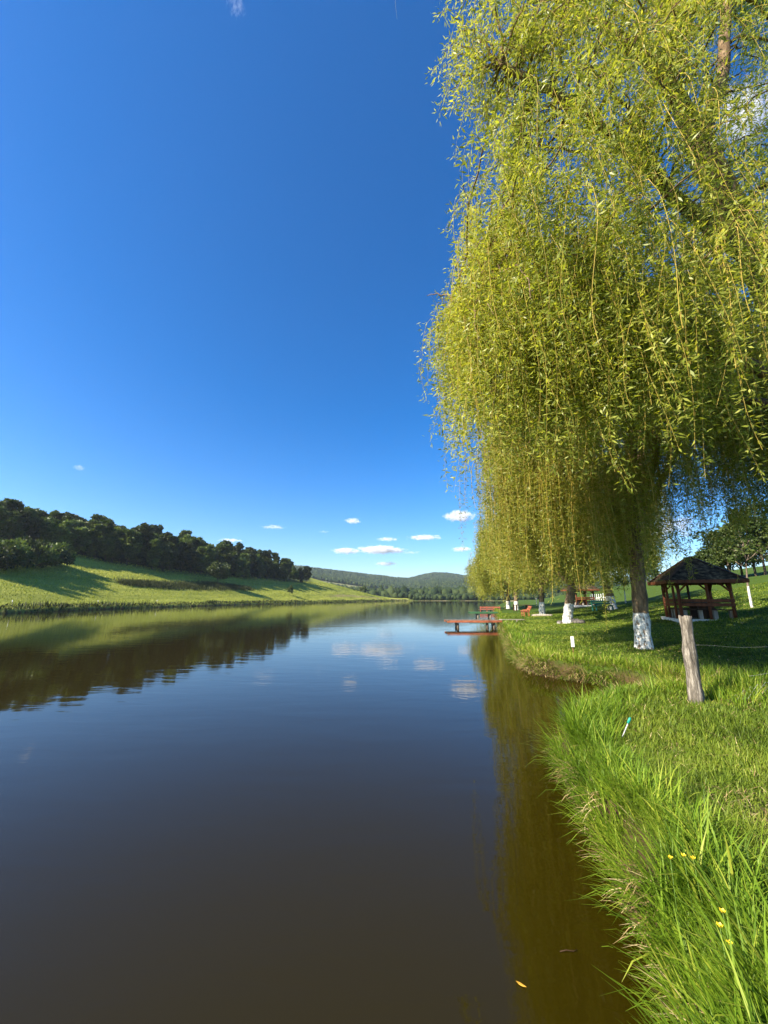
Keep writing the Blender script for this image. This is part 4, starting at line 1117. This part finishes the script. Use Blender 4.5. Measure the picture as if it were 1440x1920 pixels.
    MB().tube([(0, 0, -.1), (.01, 0, .7), (0, 0, 1.3)], [.10, .095, .09], 12, wob=.06).build('post_log', Mpost, root2, True)
    fr = empty('wire_fence', base, 0, 'loose sagging chain-link wire fence running right from the split wooden post', 'fence')
    u = np.array([far[0] - base[0], far[1] - base[1], 0.0]); length = np.linalg.norm(u); u /= length
    def line(name, z0, z1, sag, t0=.02, t1=1.0, r=.0012, n=24, wig=.01):
        t = np.linspace(t0, t1, n); z = (1 - t) * z0 + t * z1 - sag * 4 * t * (1 - t) + wig * np.sin(t * 23)
        MB().tube(u * (t * length)[:, None] + np.stack([0 * t, .02 * np.sin(t * 11) - .09, z], -1), np.full(n, r), 5).build(name, Mwire, fr, True)
        return
    line('wire', .90, .98, .10); line('wire', .46, .45, .05, .22, 1.0, .002, wig=.03); line('wire', .06, .05, .02, .1, 1)
    b = MB(); sp_ = .095
    zt = lambda t: .90 * (1 - t) + .98 * t - .10 * 4 * t * (1 - t)
    for sgn in (1, -1):
        s0 = -1.2
        while s0 < length + 1.2:
            pts = []
            for q in np.linspace(0, 1, 22):
                s = s0 + sgn * q * 1.0; z = q * 1.0 + .02
                t = s / length
                if t < .12 or t > 1 or z > zt(t): continue
                # torn and trodden down towards the post
                if t < .42 and z > .08 + (t - .12) * 1.6: continue
                pts.append(u * s + np.array([.012 * math.sin(s * 9 + z * 5), -.09 + .03 * math.sin(s * 3 + z * 4), z - .03 * math.sin(s * 5)]))
            if len(pts) > 2: b.tube(pts, [.0024] * len(pts), 4)
            s0 += sp_ * 1.05
    b.build('wire_mesh', Mwire, fr)

    # ---------------- markers
    p = hit(1076, 1232); y = p[1]; a = at_y(1075, 1213, y); c = at_y(1074.5, 1193, y)
    root = empty('marker_stake', p, 0, 'white-topped marker stake on a rusty rod, in the tall grass of the bank', 'marker')
    MB().tube([(0, 0, -.1), (0, 0, a[2] - p[2] + .05)], [.012, .012], 8).build('rod', Mrust, root, True)
    MB().box((0, -.016, (a[2] + c[2]) / 2 - p[2]), (.088, .02, c[2] - a[2]), bevel=.003).build('plate', Mpaint, root)
    for px, py, lb in [(21.5, 1138, 'white peg on the far shore, below the dark bushes'), (183, 1135, 'white peg on the far shore, middle one of three'), (294, 1132.5, 'white peg on the far shore, below the reed bed')]:
        p = hit(px, py)
        root = empty('marker_peg', p, 0, lb, 'marker', 'white pegs along the far shore')
        MB().tube([(0, 0, -.2), (0, 0, .7)], [.025, .025], 7).build('stake', Mgrey, root, True)
        MB().box((0, -.05, .75), (.10, .04, .26), bevel=.01).build('plate', Mpaint, root)
    a = at_y(1160, 1398, 5.15); c = at_y(1180, 1350, 5.1)
    root = empty('rod_rest', a, 0, 'thin leaning steel rod with a turquoise cap, stuck in the tall bank grass', 'rod')
    d = c - a
    MB().tube([d * -.6, d * .9], [.006, .006], 7).build('rod', Mrod, root, True)
    MB().tube([d * .86, d * .90, d * 1.04, d * 1.10], [.007, .015, .017, .008], 10).build('cap', Mcap, root, True)
    # white picket fence far up the lawn
    p0, p1 = hit(1108, 1127), hit(1141, 1125)
    root = empty('picket_fence', p0, 0, 'short white picket fence far up the lawn, behind the grey mottled willow', 'fence')
    d = p1 - p0
    for i in range(9):
        q = d * (i / 8.0); z = gz(p0[0] + q[0], p0[1] + q[1]) - p0[2]
        MB().box((q[0], q[1], z + .48), (.09, .05, .95)).build('picket', Mpaint, root)
    MB().bar((0, .06, .35), (d[0], d[1] + .06, d[2] + .35), .04, .09).build('rail', Mpaint, root)
    # floating leaf and twig
    p = on_z(977, 1846, .004); b = MB()
    for s in (1,):
        vs = [b.bm.verts.new(v) for v in [(-.028, 0, .002), (-.008, .0075, 0), (.012, .006, .001), (.030, 0, .004), (.012, -.006, .001), (-.008, -.0075, 0)]]; b.bm.faces.new(vs)
    o = b.build('floating_leaf', simple('yellow dead leaf', (.42, .20, .02), (.62, .36, .05), 40, .5, 0, 0), None, False, p); o.rotation_euler = (0, 0, R(-40))
    so = o.modifiers.new('t', 'SOLIDIFY'); so.thickness = .0008
    tag(o, 'yellow willow leaf floating on the dark water near the bank', 'leaf')
    p = on_z(1066, 1784, .004)
    o = MB().tube([(-.05, 0, 0), (-.01, .006, .002), (.03, .002, .0), (.055, .010, .002)], [.002, .0026, .0022, .0012], 6).build('floating_twig', Mdark, None, True, p); tag(o, 'small dark twig floating beside the near bank', 'twig')
# ------------------------------------------------------------------ clouds: bodies of scattering vapour, kilometres away
def cloud_mat(dens, seed, soft):
    m = bpy.data.materials.new('cloud vapour'); m.use_nodes = True; nt = m.node_tree; nt.nodes.clear()
    out = nt.nodes.new('ShaderNodeOutputMaterial'); v = nt.nodes.new('ShaderNodeVolumePrincipled')
    v.inputs['Color'].default_value = (1, 1, 1, 1); v.inputs['Anisotropy'].default_value = .0
    tc = nt.nodes.new('ShaderNodeTexCoord')
    n = nt.nodes.new('ShaderNodeTexNoise'); n.inputs['Scale'].default_value = 2.4; n.inputs['Detail'].default_value = 5; n.inputs['Roughness'].default_value = .62
    mp = nt.nodes.new('ShaderNodeMapping'); mp.inputs['Location'].default_value = (seed * 7.3, seed * 3.1, seed)
    mp.inputs['Scale'].default_value = (2.2, 1.6, .8)
    nt.links.new(tc.outputs['Object'], mp.inputs[0]); nt.links.new(mp.outputs[0], n.inputs['Vector'])
    ln = nt.nodes.new('ShaderNodeVectorMath'); ln.operation = 'LENGTH'; nt.links.new(tc.outputs['Object'], ln.inputs[0])
    # density = soft body (1 at the middle, 0 at the skin) eaten into by noise
    a = nt.nodes.new('ShaderNodeMath'); a.operation = 'MULTIPLY_ADD'; nt.links.new(n.outputs['Fac'], a.inputs[0]); a.inputs[1].default_value = 2.05; a.inputs[2].default_value = -.74 - soft
    s = nt.nodes.new('ShaderNodeMath'); s.operation = 'SUBTRACT'; nt.links.new(a.outputs[0], s.inputs[0])
    q = nt.nodes.new('ShaderNodeMath'); q.operation = 'POWER'; nt.links.new(ln.outputs['Value'], q.inputs[0]); q.inputs[1].default_value = 2.2
    nt.links.new(q.outputs[0], s.inputs[1])
    c = nt.nodes.new('ShaderNodeMath'); c.operation = 'MULTIPLY'; c.use_clamp = False; nt.links.new(s.outputs[0], c.inputs[0]); c.inputs[1].default_value = dens * 4
    mx = nt.nodes.new('ShaderNodeMath'); mx.operation = 'MAXIMUM'; nt.links.new(c.outputs[0], mx.inputs[0]); mx.inputs[1].default_value = 0
    mn = nt.nodes.new('ShaderNodeMath'); mn.operation = 'MINIMUM'; nt.links.new(mx.outputs[0], mn.inputs[0]); mn.inputs[1].default_value = dens * 2
    nt.links.new(mn.outputs[0], v.inputs['Density']); nt.links.new(v.outputs[0], out.inputs['Volume'])
    return m

def build_clouds():
    bm = bmesh.new(); bmesh.ops.create_icosphere(bm, subdivisions=3, radius=1)
    me0 = bpy.data.meshes.new('cloud'); bm.to_mesh(me0); bm.free()
    D = 6500.0
    L = [(862, 968, 62, 28, .014, 0, 'bright white cloud half hidden behind the hanging willow, largest over the lake'), (512, 988, 52, 10, .008, .1, 'thin streak of cloud above the right end of the left forest'), (662, 977, 34, 14, .014, 0, 'small round cloud high above the far ridge'),
         (726, 1011, 48, 9, .010, .05, 'small flat cloud left of a longer one, above the far valley'), (796, 1008, 70, 12, .014, .02, 'long flat cloud just left of the willow, below the bright one'), (650, 1033, 58, 14, .016, 0, 'flat-bottomed cloud left of the broadest cloud over the far ridge'),
         (716, 1031, 92, 19, .02, 0, 'broadest white cloud with a grey base over the far ridge'), (724, 1057, 46, 10, .014, 0, 'lowest small cloud, just above the dip between the far hills'), (866, 1030, 42, 12, .014, 0, 'small cloud touching the left edge of the willow curtain'),
         (770, 1036, 44, 8, .005, .1, 'faint wisp trailing right from the broadest cloud'), (607, 997, 26, 6, .005, .12, 'faint tiny wisp midway between the thin streak and the round cloud'), (148, 877, 22, 15, .006, .06, 'small lone faint cloud high above the left forest'),
         (432, 1013, 50, 8, .010, .03, 'low streak of cloud just above the forest skyline'), (442, 8, 44, 60, .0012, .12, 'faint upright wisp at the top edge of the deep blue sky'),
         (1405, 215, 90, 190, .005, .08, 'big white cloud glimpsed through the top of the large willow'), (1440, 640, 80, 140, .006, .05, 'white cloud glimpsed through the willow at the right edge'), (1250, 990, 120, 60, .004, .05, 'pale cloud behind the leaves above the shelter')]
    for i, (px, py, w, h, dens, soft, lb) in enumerate(L):
        d = ray(px, py); k = D / np.linalg.norm(d); p = d * k + np.array([0, 0, EYE])
        s = np.linalg.norm(d) / F_PX; pxm = D / np.linalg.norm(d)
        o = bpy.data.objects.new('cloud', me0.copy()); COL.objects.link(o)
        o.data.materials.append(cloud_mat(dens, i + 1.0, soft))
        o.location = p; o.rotation_euler = (0, 0, -math.atan2(d[0], d[1]))
        # real size: half widths in metres, a little larger than the visible body
        o.scale = (w * .72 * pxm, max(w, h) * .45 * pxm, h * .62 * pxm)
        tag(o, lb, 'cloud', 'small clouds in the blue sky')
def build_haze():
    m = bpy.data.materials.new('thin summer haze'); m.use_nodes = True; nt = m.node_tree; nt.nodes.clear()
    out = nt.nodes.new('ShaderNodeOutputMaterial'); v = nt.nodes.new('ShaderNodeVolumePrincipled')
    v.inputs['Color'].default_value = (.80, .90, 1, 1); v.inputs['Density'].default_value = HAZE; v.inputs['Anisotropy'].default_value = .3
    nt.links.new(v.outputs[0], out.inputs['Volume'])
    b = MB(); b.box((0, 0, 0), (1, 1, 1))
    o = b.build('haze', m); o.scale = (7000, 7000, 222); o.location = (0, 0, 107)
    tag(o, kind='stuff')
HAZE = .00014
# ------------------------------------------------------------------ camera, sun, sky
SUN_E, SUN_T = R(37), R(28)         # elevation; angle behind the left-hand direction
to_sun = Vector((-math.cos(SUN_E) * math.cos(SUN_T), -math.cos(SUN_E) * math.sin(SUN_T), math.sin(SUN_E)))

def build_world():
    cam = bpy.data.cameras.new('camera'); co = bpy.data.objects.new('camera', cam); COL.objects.link(co)
    cam.sensor_fit = 'VERTICAL'; cam.sensor_height = 36; cam.lens = 36 * F_PX / 1920
    cam.clip_start = .05; cam.clip_end = 30000
    co.location = (0, 0, EYE); co.rotation_euler = (R(90) + PITCH, 0, 0)
    scene.camera = co
    su = bpy.data.lights.new('sun', 'SUN'); so = bpy.data.objects.new('sun', su); COL.objects.link(so)
    su.energy = SUN_STRENGTH; su.angle = R(.53); su.color = (1.0, .90, .74)
    so.rotation_euler = to_sun.to_track_quat('Z', 'Y').to_euler(); so.location = (-40, -40, 60)
    w = bpy.data.worlds.new('World'); scene.world = w; w.use_nodes = True
    nt = w.node_tree; bg = nt.nodes['Background']
    sky = nt.nodes.new('ShaderNodeTexSky'); sky.sky_type = 'NISHITA'; sky.sun_disc = False
    sky.sun_elevation = SUN_E
    sky.sun_rotation = SKY_ROT
    sky.altitude = 300; sky.air_density = 1.0; sky.dust_density = .6; sky.ozone_density = 4.5
    hs = nt.nodes.new('ShaderNodeHueSaturation'); hs.inputs['Saturation'].default_value = SKY_SAT; hs.inputs['Hue'].default_value = SKY_HUE
    gm = nt.nodes.new('ShaderNodeGamma'); gm.inputs[1].default_value = SKY_GAMMA
    nt.links.new(sky.outputs[0], gm.inputs[0]); nt.links.new(gm.outputs[0], hs.inputs['Color'])
    nt.links.new(hs.outputs[0], bg.inputs[0]); bg.inputs[1].default_value = SKY_STRENGTH
    vs = scene.view_settings; scene.display_settings.display_device = 'sRGB'
    vs.view_transform = 'Standard'; vs.look = 'None'; vs.gamma = 1; vs.exposure = EXPOSURE
    c = scene.cycles
    c.max_bounces = 8; c.diffuse_bounces = 3; c.glossy_bounces = 3; c.transmission_bounces = 4
    c.transparent_max_bounces = 8; c.volume_bounces = 3
    c.caustics_reflective = False; c.caustics_refractive = False
    c.sample_clamp_indirect = 6
    c.use_denoising = True
    try: c.denoiser = 'OPENIMAGEDENOISE'
    except Exception: pass
SUN_STRENGTH = 5.0
SKY_STRENGTH = .085
SKY_ROT = R(270 - 28)
SKY_SAT, SKY_HUE, SKY_GAMMA = 1.36, .505, 1.04
EXPOSURE = 1.4
import time as _t
_t0=_t.time()
build_world()
build_ground(); print('T ground', _t.time()-_t0)
build_willows(); print('T willows', _t.time()-_t0)
build_trees(); print('T trees', _t.time()-_t0)
build_far_wood(); print('T wood', _t.time()-_t0)
build_grass(); print('T grass', _t.time()-_t0)
build_flowers(); build_props(); print('T props', _t.time()-_t0)
build_clouds()
build_haze()
